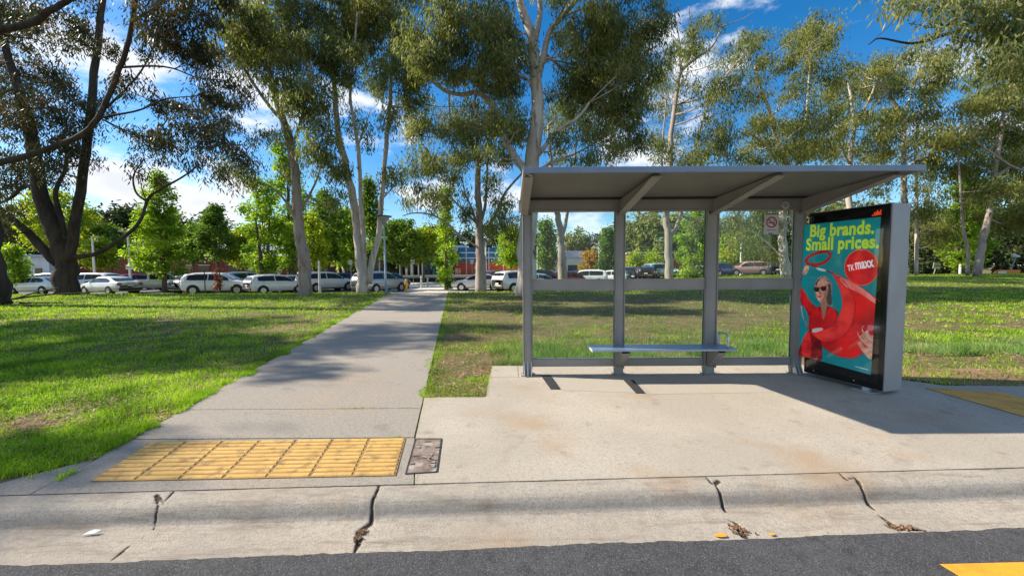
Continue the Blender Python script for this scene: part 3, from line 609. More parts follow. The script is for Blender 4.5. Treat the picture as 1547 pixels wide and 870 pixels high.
# no-smoking notice and round sticker
c0 = P(1158, 321, 5.27); c1 = P(1179, 354, 5.27)
sg = MB(); sg.bx((c0[0], 5.310, c1[2]), (c1[0], 5.314, c0[2])); sgo = sg.build('no_smoking_notice', M['stickerw'], sh)
cx, cz, hw = (c0[0]+c1[0])/2, (c0[2]+c1[2])/2+.02, (c1[0]-c0[0])/2
def ring(c, r0, r1, y, n=32):
    vs = []; fs = []
    for i in range(n):
        a = 6.28318*i/n
        for r in (r0, r1): vs.append((c[0]+r*math.cos(a), y, c[1]+r*math.sin(a)))
    for i in range(n): j = (i+1) % n; fs.append((2*i, 2*j, 2*j+1, 2*i+1))
    return vs, fs
mb = MB(); mb.add(*ring((cx, cz), hw*.58, hw*.76, 5.307)); a = math.radians(45)
dx, dz = math.cos(a)*hw*.66, math.sin(a)*hw*.66; nx_, nz_ = math.sin(a)*hw*.085, math.cos(a)*hw*.085
mb.add([(cx-dx-nx_, 5.3065, cz+dz-nz_), (cx-dx+nx_, 5.3065, cz+dz+nz_), (cx+dx+nx_, 5.3065, cz-dz+nz_), (cx+dx-nx_, 5.3065, cz-dz-nz_)], [(0, 1, 2, 3)]); mb.build('prohibition_ring', M['red'], sgo)
mb = MB(); mb.bx((cx-hw*.42, 5.3075, cz-hw*.12), (cx+hw*.30, 5.309, cz+hw*.02)); mb.bx((cx+hw*.33, 5.3075, cz-hw*.12), (cx+hw*.42, 5.309, cz+hw*.02))
mb.tube([(cx+hw*.36, 5.308, cz+hw*.07), (cx+hw*.42, 5.308, cz+hw*.17), (cx+hw*.3, 5.308, cz+hw*.25), (cx+hw*.34, 5.308, cz+hw*.36)], .004, 6); mb.build('cigarette_symbol', M['flat_black'], sgo)
def text(s, name, mat_, parent, width, origin, ex, ey, en, bold=.0, shear=0.0, thick=.002, height=None):
    """text laid on a plane: origin (left end of the baseline), ex right, ey up, en outward"""
    cu = bpy.data.curves.new(name, 'FONT'); cu.body = s; cu.offset = bold; cu.shear = shear; cu.size = 1; cu.resolution_u = 3; cu.space_character = 1.0+bold*1.2
    tmp = bpy.data.objects.new('tmp_text', cu); COL.objects.link(tmp); bpy.context.view_layer.update()
    me = bpy.data.meshes.new_from_object(tmp.evaluated_get(bpy.context.evaluated_depsgraph_get())); bpy.data.objects.remove(tmp)
    vs = np.array([v.co[:] for v in me.vertices]); k = width/(vs[:, 0].max()-vs[:, 0].min()); x0 = vs[:, 0].min()
    ky = k if height is None else height/(vs[:, 1].max())
    off = wloc(parent); O = np.array(origin); ex, ey, en = map(np.array, (ex, ey, en))
    W3 = O+(vs[:, :1]-x0)*k*ex+vs[:, 1:2]*ky*ey+en*thick-off
    for v, q in zip(me.vertices, W3): v.co = q
    me.name = name; me.materials.clear(); me.materials.append(mat_); me.update()
    return link(bpy.data.objects.new(name, me), parent)
X_, Z_, NY = (1, 0, 0), (0, 0, 1), (0, -1, 0)
def smudge(name, x0, x1, y, z, h, parent, m):
    # rows of tiny characters too small to read, as short uneven strokes
    mb = MB(); x = x0
    while x < x1:
        w = random.uniform(.6, 1.4)*h; mb.bx((x, y, z-h*random.uniform(.35, .5)), (min(x+w, x1), y-.0012, z+h*random.uniform(.3, .5))); x += w+h*.28
    return mb.build(name, m, parent)
smudge('notice_text', cx-hw*.85, cx+hw*.85, 5.309, cz+hw*1.12, .018, sgo, M['flat_black'])
smudge('notice_text', cx-hw*.6, cx+hw*.6, 5.309, cz-hw*1.08, .009, sgo, M['flat_black'])
smudge('notice_text', cx-hw*.35, cx+hw*.3, 5.309, cz-hw*1.55, .020, sgo, M['flat_black'])
c = P(1187.5, 310, 5.25); mb = MB(); vs = [(c[0]+.054*math.cos(i*.262), 5.262, c[2]+.054*math.sin(i*.262)) for i in range(24)]; mb.prism(vs, (0, -.002, 0)); st = mb.build('round_sticker', M['stickerw'], sh)
smudge('sticker_text', c[0]-.03, c[0]+.03, 5.259, c[2]+.026, .008, st, M['flat_black']); smudge('sticker_text', c[0]-.042, c[0]+.042, 5.259, c[2]+.003, .010, st, M['flat_black'])
mb = MB(); mb.bx((c[0]-.014, 5.2575, c[2]-.026), (c[0]+.014, 5.2595, c[2]-.012)); mb.build('sticker_symbol', M['flat_black'], st)

# bench (bolted to the shelter posts)
be = MB(); ZB = .445
for k in range(4):
    y0 = 4.93+k*.085; be.bx((1.08, y0, ZB-.026), (3.02, y0+.080, ZB))
    be.bx((1.08, y0+.030, ZB+.0005), (3.02, y0+.036, ZB+.003)); 
beo = be.build('bench_seat', M['alu'], sh, bevel=.006)
for xx in (1.072, 3.021): mb = MB(); mb.bx((xx, 4.925, ZB-.032), (xx+.007, 5.27, ZB+.004)); mb.build('end_cap', M['aluend'], beo, bevel=.002)
for xc in (1.54, 2.845):
    mb = MB(); mb.prism([(xc-.06, YP-.078, ZB-.03), (xc-.06, 4.97, ZB-.03), (xc-.06, 4.97, ZB-.06), (xc-.06, YP-.078, .14)], (.008, 0, 0)); mb.prism([(xc+.052, YP-.078, ZB-.03), (xc+.052, 4.97, ZB-.03), (xc+.052, 4.97, ZB-.06), (xc+.052, YP-.078, .14)], (.008, 0, 0))
    mb.prism([(xc-.05, 4.97, ZB-.060), (xc-.05, 4.97, ZB-.068), (xc-.05, YP-.085, .132), (xc-.05, YP-.078, .14)], (.10, 0, 0))
    mb.build('bench_bracket', M['grey'], beo, bevel=.002)
mb = MB(); ax = 2.95
mb.tube(smooth_path([(ax-.02, 5.22, ZB), (ax-.02, 5.22, ZB+.12), (ax-.02, 5.21, ZB+.17), (ax-.02, 5.16, ZB+.185), (ax-.02, 5.04, ZB+.185), (ax-.02, 4.99, ZB+.165), (ax-.02, 4.97, ZB+.12), (ax-.02, 4.99, ZB)], 4), .016, 10); mb.build('armrest', M['galv'], beo, smooth=True)

# ================================================================== ADVERTISING PANEL
A0 = np.array([4.16, 5.22]); A1 = np.array([4.435, 4.35])   # rear and front bottom corners of the poster face
ex2 = (A1-A0)/np.linalg.norm(A1-A0); ex = np.array([ex2[0], ex2[1], 0]); en = np.array([ex2[1], -ex2[0], 0]);
if en[0] > 0: en = -en
ez = np.array([0, 0, 1.]); PWD = np.linalg.norm(A1-A0); Z0, Z1 = .045, 2.285
ap = thing('advertising_panel', 'tall advertising panel with a red handbag poster at the right end of the bus shelter', 'advertising panel', (*A1, 0))
def pw(s, z, n=0.0): return np.array([*A0, 0])+ex*s+ez*z+en*n
mb = MB(); mb.prism([pw(0, Z0), pw(PWD, Z0), pw(PWD, Z1), pw(0, Z1)], -en*.325); mb.build('casing', M['greypanel'], ap, bevel=.008)
mb = MB(); mb.prism([pw(.008, Z0+.01, .002), pw(PWD-.012, Z0+.01, .002), pw(PWD-.012, Z1-.01, .002), pw(.008, Z1-.01, .002)], en*.012); fr = mb.build('black_frame', M['black'], ap, bevel=.003)
mb = MB(); mb.prism([pw(PWD-.22, 0.01), pw(PWD-.16, .01), pw(PWD-.16, Z0), pw(PWD-.22, Z0)], -en*.06); ft = mb.build('foot', M['galv'], ap)
mb = MB(); mb.prism([pw(PWD-.30, .002, .06), pw(PWD-.08, .002, .06), pw(PWD-.08, .002, -.12), pw(PWD-.30, .002, -.12)], ez*.008); mb.build('foot_plate', M['galv'], ft)
for s in (.14, PWD-.30):
    mb = MB(); c = pw(s, .105, .0145); mb.box(c, (.012, .012, .012), rz=math.atan2(ex[1], ex[0])); mb.build('lock', M['galv'], fr)
# poster coordinates: pixel in the photo -> point on the panel plane
n3 = en; p0 = pw(0, 0, .0145)
def pp(u, v, lift=0.0):
    r = ray(u, v); o = np.array([0, 0, EYE]); q = p0+en*lift; k = np.dot(q-o, en)/np.dot(r, en); return o+r*k
def flatmat(name, c, e=.22, sc=2, c2=None, det=4): return mat(name, c, .35, vscale=sc, var=.03, emit=e, col2=c2, detail=det)
PM = dict(teal=flatmat('poster_teal', (.0, .22, .25)), red=flatmat('poster_red', (.74, .006, .008), sc=3.2, c2=(.40, .004, .008)), dred=flatmat('poster_dark_red', (.34, .008, .012), sc=13, c2=(.12, .004, .008), det=6), lred=flatmat('poster_light_red', (.82, .04, .03), sc=4.5, c2=(.52, .006, .01)), pink=flatmat('poster_pink', (.80, .26, .22), sc=5, c2=(.72, .03, .03)),
          orange=flatmat('poster_orange', (.85, .10, .012)), lime=flatmat('poster_lime', (.50, .68, .04)), skin=flatmat('poster_skin', (.68, .38, .28), sc=22, c2=(.44, .20, .14), det=2), dskin=flatmat('poster_skin_shadow', (.36, .15, .10)), hair=flatmat('poster_hair', (.38, .32, .29), sc=45, c2=(.07, .05, .045), det=6), dhair=flatmat('poster_dark_hair', (.07, .05, .05)),
          white=flatmat('poster_white', (.85, .85, .85)), dark=flatmat('poster_dark', (.02, .012, .015)), silver=flatmat('poster_silver', (.55, .55, .55)))
def z1(px, py): return (1195+px/5.8, 300+py/5.8)         # upper zoom -> photo pixel
def z2(px, py): return (1195+px/4.835, 430+py/4.835)     # lower zoom -> photo pixel
pc_ = [z1(118, 232), z1(788, 160), z2(583, 658), z2(50, 512)]
mb = MB(); mb.prism([pp(*q) for q in pc_], en*.001); po = mb.build('poster', PM['teal'], ap)
LV = [.0025]
def art(name, pts, m, conv=z1, sm=True, closed=True):
    q = [np.array([*conv(*p)]) for p in pts]
    if sm:
        n = len(q); out = []
        for i in range(n):
            a, b, c, d = q[(i-1) % n], q[i], q[(i+1) % n], q[(i+2) % n]
            for k in range(4):
                t = k/4; out.append(.5*((2*b)+(-a+c)*t+(2*a-5*b+4*c-d)*t*t+(-a+3*b-3*c+d)*t**3))
        q = out
    # keep inside the poster sheet
    poly = [tuple(x) for x in q]
    def clip(poly, a, b):
        out = []; s = lambda p: (b[0]-a[0])*(p[1]-a[1])-(b[1]-a[1])*(p[0]-a[0])
        for i in range(len(poly)):
            p, r = poly[i], poly[(i+1) % len(poly)]; sp, sr = s(p), s(r)
            if sp >= 0: out.append(p)
            if sp*sr < 0: t = sp/(sp-sr); out.append((p[0]+(r[0]-p[0])*t, p[1]+(r[1]-p[1])*t))
        return out
    for i in range(4):
        poly = clip(poly, pc_[i], pc_[(i+1) % 4])
        if len(poly) < 3: return None
    LV[0] += .00035
    mb = MB(); mb.add([pp(*p, LV[0]) for p in poly], [tuple(range(len(poly)))])
    o = mb.build(name, m, po)
    bm = __import__('bmesh').new(); bm.from_mesh(o.data); __import__('bmesh').ops.triangulate(bm, faces=bm.faces[:]); bm.to_mesh(o.data); bm.free(); return o
def line(name, pts, w, m, conv=z1):
    q = [np.array([*conv(*p)]) for p in pts]; q = [p[:2] for p in smooth_path([np.array([*p, 0]) for p in q], 4)]; Lf = []; Rt = []
    for i, p in enumerate(q):
        t = q[min(i+1, len(q)-1)]-q[max(i-1, 0)]; t = t/(np.linalg.norm(t)+1e-9); nn = np.array([-t[1], t[0]])*w/2; Lf.append(p+nn); Rt.append(p-nn)
    LV[0] += .00035; mb = MB(); n = len(q)
    mb.add([pp(*p, LV[0]) for p in Lf]+[pp(*p, LV[0]) for p in Rt], [(i, i+1, n+i+1, n+i) for i in range(n-1)]); return mb.build(name, m, po)
# handbag (big red shape filling the right), opening with the woman
z12 = lambda x, y: (x*1.0, y)   # photo pixels
ph = lambda x, y: (x, y)
art('handbag', [(1255, 408), (1262, 415), (1276, 421), (1290, 430), (1306, 438), (1325, 452), (1330, 480), (1326, 505), (1322, 520), (1308, 530), (1290, 540), (1272, 539), (1252, 530), (1235, 515), (1222, 500), (1226, 492), (1245, 496), (1262, 486), (1271, 468), (1272, 450), (1266, 430)], PM['red'], ph)
art('handbag_sheen', [(1268, 419), (1282, 424), (1300, 434), (1318, 447), (1330, 462), (1318, 456), (1304, 446), (1288, 438), (1275, 431)], PM['pink'], ph)
art('handbag_side', [(1258, 411), (1266, 420), (1279, 435), (1288, 452), (1289, 475), (1282, 495), (1266, 510), (1245, 516), (1228, 505), (1222, 497), (1245, 498), (1262, 488), (1272, 468), (1273, 448), (1267, 428)], PM['lred'], ph)
line('handbag_seam', [(1265, 417), (1279, 430), (1290, 449), (1292, 472), (1286, 494), (1270, 511), (1248, 518), (1230, 508)], .8, PM['dred'], ph)
line('handbag_edge', [(1222, 500), (1235, 516), (1252, 531), (1272, 540), (1290, 541), (1306, 532)], .9, PM['dred'], ph)
line('handbag_piping', [(1262, 413), (1282, 421), (1306, 437), (1330, 456)], .9, PM['dred'], ph)
# woman
art('jacket', [(1209, 443), (1213, 440), (1220, 452), (1232, 463), (1242, 462), (1252, 463), (1262, 468), (1267, 474), (1262, 486), (1248, 496), (1236, 498), (1222, 500), (1222, 480), (1216, 466), (1210, 456)], PM['dred'], ph)
art('jacket_front', [(1224, 466), (1234, 463), (1244, 475), (1254, 465), (1264, 473), (1260, 486), (1246, 495), (1226, 498), (1223, 480)], PM['red'], ph, )
art('raised_arm', [(1206, 428), (1213, 437), (1222, 452), (1228, 462), (1224, 470), (1214, 460), (1207, 446)], PM['red'], ph)
art('raised_hand', [(1217, 401), (1222, 403), (1221, 409), (1216, 415), (1213, 414), (1214, 407)], PM['skin'], ph)
art('hair', [(1232, 426), (1240, 417), (1249, 418), (1256, 427), (1257, 440), (1256, 453), (1259, 463), (1252, 462), (1246, 455), (1234, 450), (1231, 440)], PM['hair'], ph)
art('hair_shadow', [(1249, 428), (1255, 432), (1256, 445), (1256, 460), (1250, 458), (1248, 445)], PM['dhair'], ph)
art('neck', [(1240, 455), (1249, 455), (1249, 465), (1244, 483), (1241, 470)], PM['dskin'], ph)
art('face', [(1233, 428), (1238, 422), (1246, 422), (1251, 430), (1250, 444), (1246, 453), (1241, 457), (1235, 452), (1232, 441)], PM['skin'], ph)
art('sunglass_lens', [(1230, 434), (1237, 434), (1238, 439), (1233, 441), (1230, 438)], PM['dark'], ph)
art('sunglass_lens', [(1240, 433), (1248, 432), (1248, 438), (1243, 440), (1240, 437)], PM['dark'], ph)
line('sunglass_frame', [(1229, 434), (1238, 434.5), (1248, 432.5), (1255, 432.5)], .9, PM['dred'], ph)
art('cheek_shadow', [(1246, 442), (1250, 436), (1249.5, 446), (1245, 454), (1241, 457), (1243, 451)], PM['dskin'], ph)
art('forehead_hair', [(1232, 431), (1234, 425), (1240, 420.5), (1236, 426), (1233.5, 432)], PM['dhair'], ph)
art('nose', [(1238, 440), (1240, 440), (1240.5, 444.5), (1237.5, 444.5)], PM['dskin'], ph)
art('lips', [(1235, 447.5), (1239, 446.5), (1243, 447), (1239, 449.5)], PM['red'], ph)
art('trousers', [(1206, 532), (1212, 515), (1221, 500), (1232, 510), (1240, 516), (1242, 530), (1238, 546), (1205, 540)], PM['dred'], ph)
art('pleated_strap', [(1213, 512), (1221, 500), (1225, 515), (1224, 540), (1213, 536), (1211, 525)], PM['lred'], ph)
for i in range(5): line('pleat', [(1213+i*.1, 515+i*5), (1224, 518+i*5)], .5, PM['dred'], ph)
line('chain', [(1210, 462), (1213, 478), (1218, 490), (1222, 499)], 1.0, PM['silver'], ph)
art('buckle', [(1228, 497), (1240, 495), (1243, 498), (1232, 502), (1227, 501)], PM['silver'], ph)
# strap loop and handle
line('handle_strap', [(1216, 396), (1223, 387), (1236, 382), (1248, 380), (1254, 384), (1251, 392), (1242, 398), (1230, 400), (1218, 397)], 4.2, PM['red'], ph)
line('handle_strap_edge', [(1217, 394), (1224, 386), (1238, 381), (1250, 380)], .8, PM['dred'], ph)
line('strap', [(1218, 398), (1232, 403), (1246, 408), (1258, 413)], 1.8, PM['dred'], ph)
art('strap_clasp', [(1234, 404), (1246, 407), (1247, 410), (1236, 408)], PM['silver'], ph)
line('bag_outline', [(1216, 411), (1211, 420), (1208, 430), (1209, 443)], .8, PM['dred'], ph)
line('bag_outline', [(1210, 450), (1212, 470), (1216, 486), (1222, 499)], .8, PM['dred'], ph)
# hand at lower right
for q, nail in (([(1303, 492), (1308, 495), (1314, 505), (1320, 512), (1321, 520), (1314, 516), (1306, 508), (1302, 500)], [(1303.5, 494.5), (1308, 493.5), (1310, 499), (1305, 501)]),
                ([(1296, 500), (1301, 502), (1310, 513), (1319, 522), (1318, 532), (1308, 522), (1300, 513), (1296, 506)], [(1296, 499.5), (1300.5, 498.5), (1303, 504), (1298.5, 507)]),
                ([(1294, 512), (1299, 514), (1307, 525), (1317, 533), (1315, 541), (1308, 537), (1301, 528), (1296, 519)], [(1294, 512), (1297.5, 510.5), (1300, 515.5), (1296, 517)])):
    art('poster_finger', q, PM['skin'], ph); line('finger_crease', [q[-1], q[-2], q[-3]], .7, PM['dskin'], ph); art('red_nail', nail, PM['red'], ph)
art('poster_palm', [(1312, 512), (1320, 508), (1322, 540), (1312, 541), (1308, 532)], PM['skin'], ph)
# round badge and its lettering
bc = (1301.5, 404); ell = [(bc[0]+26.0*math.cos(a), bc[1]+27.5*math.sin(a)) for a in np.arange(0, 6.283, .2)]
art('badge_rim', ell, PM['orange'], ph, sm=False); art('badge', [(bc[0]+(x-bc[0])*.955, bc[1]+(y-bc[1])*.955) for x, y in ell], PM['red'], ph, sm=False)
def ptext(s, name, m, a, b, bold=.03, height=None, shear=0, yflat=False):
    """text from photo pixel a (baseline left) to b (baseline right) on the poster plane"""
    LV[0] += .0006; A = pp(*a, LV[0]); B = pp(*b, LV[0]); w = np.linalg.norm(B-A); e = (B-A)/w; upv = np.cross(en, e); upv = upv if upv[2] > 0 else -upv
    return text(s, name, m, po, w, A, e, upv, en, bold, shear, .0002, height)
ptext('Big brands.', 'poster_headline', PM['lime'], (1223.5, 357.8), (1320.5, 352.4), .035, height=.165)
ptext('Small prices.', 'poster_headline', PM['lime'], (1217.5, 378.0), (1327.5, 374.0), .035, height=.165)
ptext('TK', 'badge_lettering', PM['white'], (1281, 409.5), (1291.5, 408.0), .02, height=.075)
ptext('maxx', 'badge_lettering', PM['white'], (1293, 406.8), (1321, 402.6), .03, height=.085)
line('small_print', [(1292, 553.2), (1312, 558.6)], .7, PM['white'], ph)
# operator mark on the black frame
om = flatmat('orange_mark', (.9, .07, .01), .5); LV[0] = .001
def ftext(s, m, a, b, h):
    A = pp(*a, .0008); B = pp(*b, .0008); w = np.linalg.norm(B-A); e = (B-A)/w; upv = np.cross(en, e); upv = upv if upv[2] > 0 else -upv
    return text(s, 'operator_mark', m, fr, w, A, e, upv, en, .04, 0, .0002, h)
ftext('oh!', om, (1320.2, 326.0), (1331.6, 324.2), .062)
mb = MB(); q = pp(1318.8, 325.6, .001); mb.box(q, (.008, .016, .014), rz=math.atan2(ex[1], ex[0])); mb.build('operator_mark', om, fr)
# cover glass over poster
mb = MB(); mb.prism([pw(.05, Z0+.09, .040), pw(PWD-.05, Z0+.09, .040), pw(PWD-.05, Z1-.05, .040), pw(.05, Z1-.05, .040)], en*.004); mb.build('cover_glass', glassmat('cover_glass', (.96, .97, .97), 1.35), ap)
# ================================================================== TREES
LR, LP, LK, NL = 5.0, 2.3, 1.6, []
def rand_dirs(n):
    v = RNG.normal(0, 1, (n, 3)); return v/np.linalg.norm(v, axis=1)[:, None]
def leaf_quads(C, l, w, droop=1.0, jit=.7):
    """C: centres; l, w: leaf length/width; drooping axis"""
    n = len(C); a = rand_dirs(n)*jit; a[:, 2] -= droop; a /= np.linalg.norm(a, axis=1)[:, None]
    s = np.cross(a, rand_dirs(n)); s /= np.linalg.norm(s, axis=1)[:, None]+1e-9
    L_ = (l*RNG.uniform(.6, 1.35, n))[:, None]; W_ = (w*RNG.uniform(.7, 1.3, n))[:, None]
    return np.stack([C, C+a*L_*.45+s*W_/2, C+a*L_, C+a*L_*.45-s*W_/2], 1).reshape(-1, 3)
def sprays(c, r, area, per, sp, rho=1.0):
    """spray centres in an ellipsoid of radii r around c"""
    k = max(3, int(area*rho)); d = rand_dirs(k); rr = RNG.uniform(.1, 1, k)**(1/2.2); return c+d*rr[:, None]*r
def limb_tree(name, label, cat, base, limbs, clumps, bark, leaf, dens=1.0, leafk=1.0, rho=1.3, per=34, group=None, droop=1.0, trunkpart='trunk', spray=.42, twigs=True, wide=1.0, lf2=1.0):
    """limbs: [(points3d, radii)], the first limbs form the trunk; clumps: [(centre, radii, density)]"""
    t = thing(name, label, cat, base, 0, group); allp = []
    for i, (pts, rad) in enumerate(limbs):
        sp = smooth_path(pts, 4); rr = np.interp(np.linspace(0, 1, len(sp)), np.linspace(0, 1, len(rad)), rad)
        sp = [p+np.array([random.gauss(0, 1), random.gauss(0, 1), random.gauss(0, .5)])*rr[k]*.10 if 0 < k < len(sp)-1 else p for k, p in enumerate(sp)]
        mb = MB(); mb.tube(sp, list(rr), 12 if rr[0] > .12 else 7, wob=.07 if rr[0] > .12 else .03)
        mb.build(trunkpart if i == 0 else 'limb', bark, t, smooth=True)
        allp += [(p, r) for p, r in zip(sp[len(sp)//4 if i == 0 else 0:], rr[len(sp)//4 if i == 0 else 0:])]
    AP = np.array([p for p, r in allp]); tw = MB(); out = []
    for (c, r, de) in clumps:
        c = np.array(c, float); r = np.array(r, float); area = math.pi*r[0]*r[2]; k = max(3, int(area*rho*LR*de*dens/(spray/.42)**2))
        d = rand_dirs(k); rr = RNG.uniform(.05, 1, k)**(1/2.3); S = c+d*rr[:, None]*r
        if twigs:
            j = int(np.argmin(np.linalg.norm(AP-c, axis=1)+np.maximum(0, AP[:, 2]-c[2])*.8)); p = AP[j]; mid = (p+c)/2+np.array([0, 0, -.06*np.linalg.norm(c-p)])+RNG.normal(0, .1, 3)
            br = smooth_path([p, mid, c], 3); r0 = min(allp[j][1]*.5, .025+.016*np.linalg.norm(c-p)); tw.tube(br, list(np.linspace(r0, .016, len(br))), 5, cap=False)
            for q in S[::2]:
                u = random.choice(br[len(br)//2:]); m = (u+q)/2+RNG.normal(0, .12, 3); tw.tube([u, m, q], [.014*wide, .010*wide, .005*wide], 3, cap=False)
        for q in S:
            n = int(per*LP*lf2*random.uniform(.5, 1.4)); cc = q+RNG.normal(0, 1, (n, 3))*np.array([spray*.72, spray*.72, spray*.62])*random.uniform(.6, 1.1); out.append(cc)
    if twigs and tw.f: tag(tw.build('twigs', bark, t), kind='stuff')
    C = np.concatenate(out); l = .17*leafk*LK; NL.append(len(C))
    o = arrmesh('foliage', leaf_quads(C, l, l*.21*wide, droop, .7), 4, leaf, t); return t
def gum(label, d, limbs, clumps, bark='bark', leaf='leafgum', dens=1.0, base=None, group='gum trees on the lawn', name='gum_tree', drift=None, **kw):
    """limbs in photo pixels [(u,v)...], radii in px; everything is placed at real depth d with real depth spread"""
    k = d/F_PX; LB = []
    z0 = tz(P(limbs[0][0][0][0], 400, d)[0], d); b = P(limbs[0][0][0][0], limbs[0][0][0][1], d); b[2] = z0-.05
    for i, (pts, r0, r1) in enumerate(limbs):
        dy = 0 if i == 0 else random.uniform(-1, 1)*.16; w = []
        for j, q in enumerate(pts):
            dd = d+(q[2] if len(q) > 2 else dy*d*.45*j/max(1, len(pts)-1)); w.append(P(q[0], q[1], dd))
        if i == 0: w[0] = np.array([w[0][0], w[0][1], z0-.08])
        rr = [r0*k*1.15, r0*k*.82, (r0*.6+r1*.4)*k*.8, r1*k*.8] if i == 0 else [r0*k*.8, r1*k*.8]
        LB.append((w, rr))
    CL = []
    for c in clumps:
        u, v, ru, rv = c[:4]; de = c[4] if len(c) > 4 else 1.0; dd = d*(1+random.uniform(-.13, .13)); kk = dd/F_PX
        CL.append((P(u, v, dd), (ru*kk, (ru+rv)/2*kk*1.0, rv*kk), de*.85))
        if random.random() < .75:
            d2 = dd*(1+random.uniform(-.08, .08)); CL.append((P(u+random.uniform(-1.1, 1.1)*ru, v+random.uniform(-1.0, .8)*rv, d2), (ru*kk*.7, ru*kk*.7, rv*kk*.6), de*.55))
    s = max(.8, d/21)
    return limb_tree(name, label, 'tree', tuple(b), LB, CL, M[bark], M[leaf], dens=dens*1.0/s**2*1.0, leafk=s**.5*kw.pop('lk', 1.0), lf2=s, spray=.42*s, wide=kw.pop('wide', 1.0), group=group, **kw)

# A: dark multi-limbed gum on the left
gum('dark-barked gum with four spreading limbs, left of the white sedan', 24, [
    ([(100, 441), (99, 415), (98, 390), (80, 345), (62, 300), (52, 230), (32, 150), (8, 70), (-10, -30)], 12.5, 3),
    ([(103, 395), (112, 340), (124, 270), (135, 190), (142, 110), (153, 20), (160, -60)], 8.5, 4),
    ([(88, 398), (60, 370), (35, 345), (5, 320), (-30, 290)], 8, 4), ([(110, 388), (140, 385), (165, 373), (195, 352), (214, 330), (224, 300), (245, 285), (275, 268), (302, 248)], 4.2, 1.2),
    ([(222, 305), (205, 290), (202, 265), (218, 240)], 2, 1), ([(100, 375), (92, 330), (84, 290), (100, 250), (96, 200)], 5, 2), ([(62, 300), (40, 280), (15, 300), (-10, 310)], 4, 2)],
    [(92, 185, 46, 45, 1.2), (60, 120, 50, 38, 1.2), (20, 170, 34, 52), (105, 235, 30, 26), (32, 25, 44, 28, .8), (95, 20, 42, 24, .7), (140, 60, 26, 24, .5), (25, 270, 34, 34, .8), (8, 340, 22, 40, .8), (250, 230, 52, 18, .45), (300, 245, 36, 16, .4), (210, 262, 36, 18, .35), (-40, 120, 50, 70), (-30, 20, 60, 50), (60, -50, 80, 40), (180, -50, 60, 30), (40, 240, 36, 26), (75, 262, 30, 22)],
    bark='barkdark', leaf='leafgumdark', dens=.8)
# B: tree standing just off the left edge, big limb crossing
gum('dark gum trunk cut by the left edge, long pale limb reaching right', 17, [
    ([(-12, 455), (-16, 420), (-24, 330), (-30, 250), (-50, 120), (-60, 0), (-70, -120)], 18, 7),
    ([(-26, 258), (0, 246), (40, 236), (80, 222), (122, 205), (148, 180), (165, 145), (180, 105), (195, 60), (203, 10), (210, -60)], 5.4, 3),
    ([(-40, 60), (0, 46), (30, 40), (58, 30), (80, 14), (104, 0), (130, -15)], 6, 4), ([(150, 178), (185, 172), (215, 165), (250, 150), (300, 145)], 2.2, .8),
    ([(158, 165), (190, 135), (215, 105), (232, 70)], 2.2, .9), ([(185, 102), (230, 100), (262, 104), (300, 118), (345, 122)], 2.0, .8), ([(203, 30), (225, 18), (250, 2)], 2.2, 1)],
    [(245, 28, 42, 26, 1.0), (275, 70, 34, 24, .9), (225, 60, 32, 26, .6), (330, 135, 32, 22, .8), (360, 150, 30, 20, .6), (240, 150, 42, 18, .5), (225, 208, 44, 20, .6), (285, 200, 42, 20, .7), (330, 195, 34, 24, .8), (300, 165, 30, 12, .5), (190, 130, 26, 18, .4), (290, 20, 30, 24, .7), (320, 90, 26, 22, .5), (200, -50, 80, 36), (60, 60, 40, 26, .4), (110, 60, 32, 18, .3), (360, 240, 34, 18, .5), (300, -30, 70, 30), (330, 270, 30, 14, .35)],
    bark='barkdark', leaf='leafgumdark', dens=.75, group='gum trees on the lawn')
# C
gum('slim grey gum forking into a V, in front of the white hatchback', 22, [
    ([(457, 440), (461, 415), (458, 385), (452, 350), (449, 310), (446, 260), (436, 207), (428, 183), (418, 150), (405, 100), (400, 30), (398, -40)], 8.5, 2.2),
    ([(428, 185), (405, 158), (380, 122), (362, 92), (345, 66), (330, 38), (318, 0)], 3.2, 1.3), ([(450, 345), (440, 318), (425, 296), (408, 282), (385, 272)], 3, 1), ([(455, 318), (470, 290), (482, 262), (490, 230)], 2.5, 1),
    ([(440, 225), (452, 190), (462, 150), (470, 100)], 2.8, 1.2)],
    [(372, 30, 46, 36, 1.1), (345, 62, 30, 26, .9), (418, 58, 40, 40, 1.2), (455, 30, 34, 38, 1.2), (392, 100, 34, 30, 1), (452, 95, 34, 36, 1.2), (430, 140, 28, 28, .9), (475, 150, 32, 36, 1.1), (480, 205, 30, 36, 1.0), (500, 250, 24, 30, .8), (375, 262, 30, 16, .6), (350, 245, 24, 14, .6), (412, 205, 22, 20, .4), (440, 255, 18, 18, .4), (500, 90, 30, 40, 1.1), (390, -40, 70, 40), (470, -40, 60, 36), (505, 300, 16, 22, .5), (392, 65, 26, 22, .8)], dens=1.15)
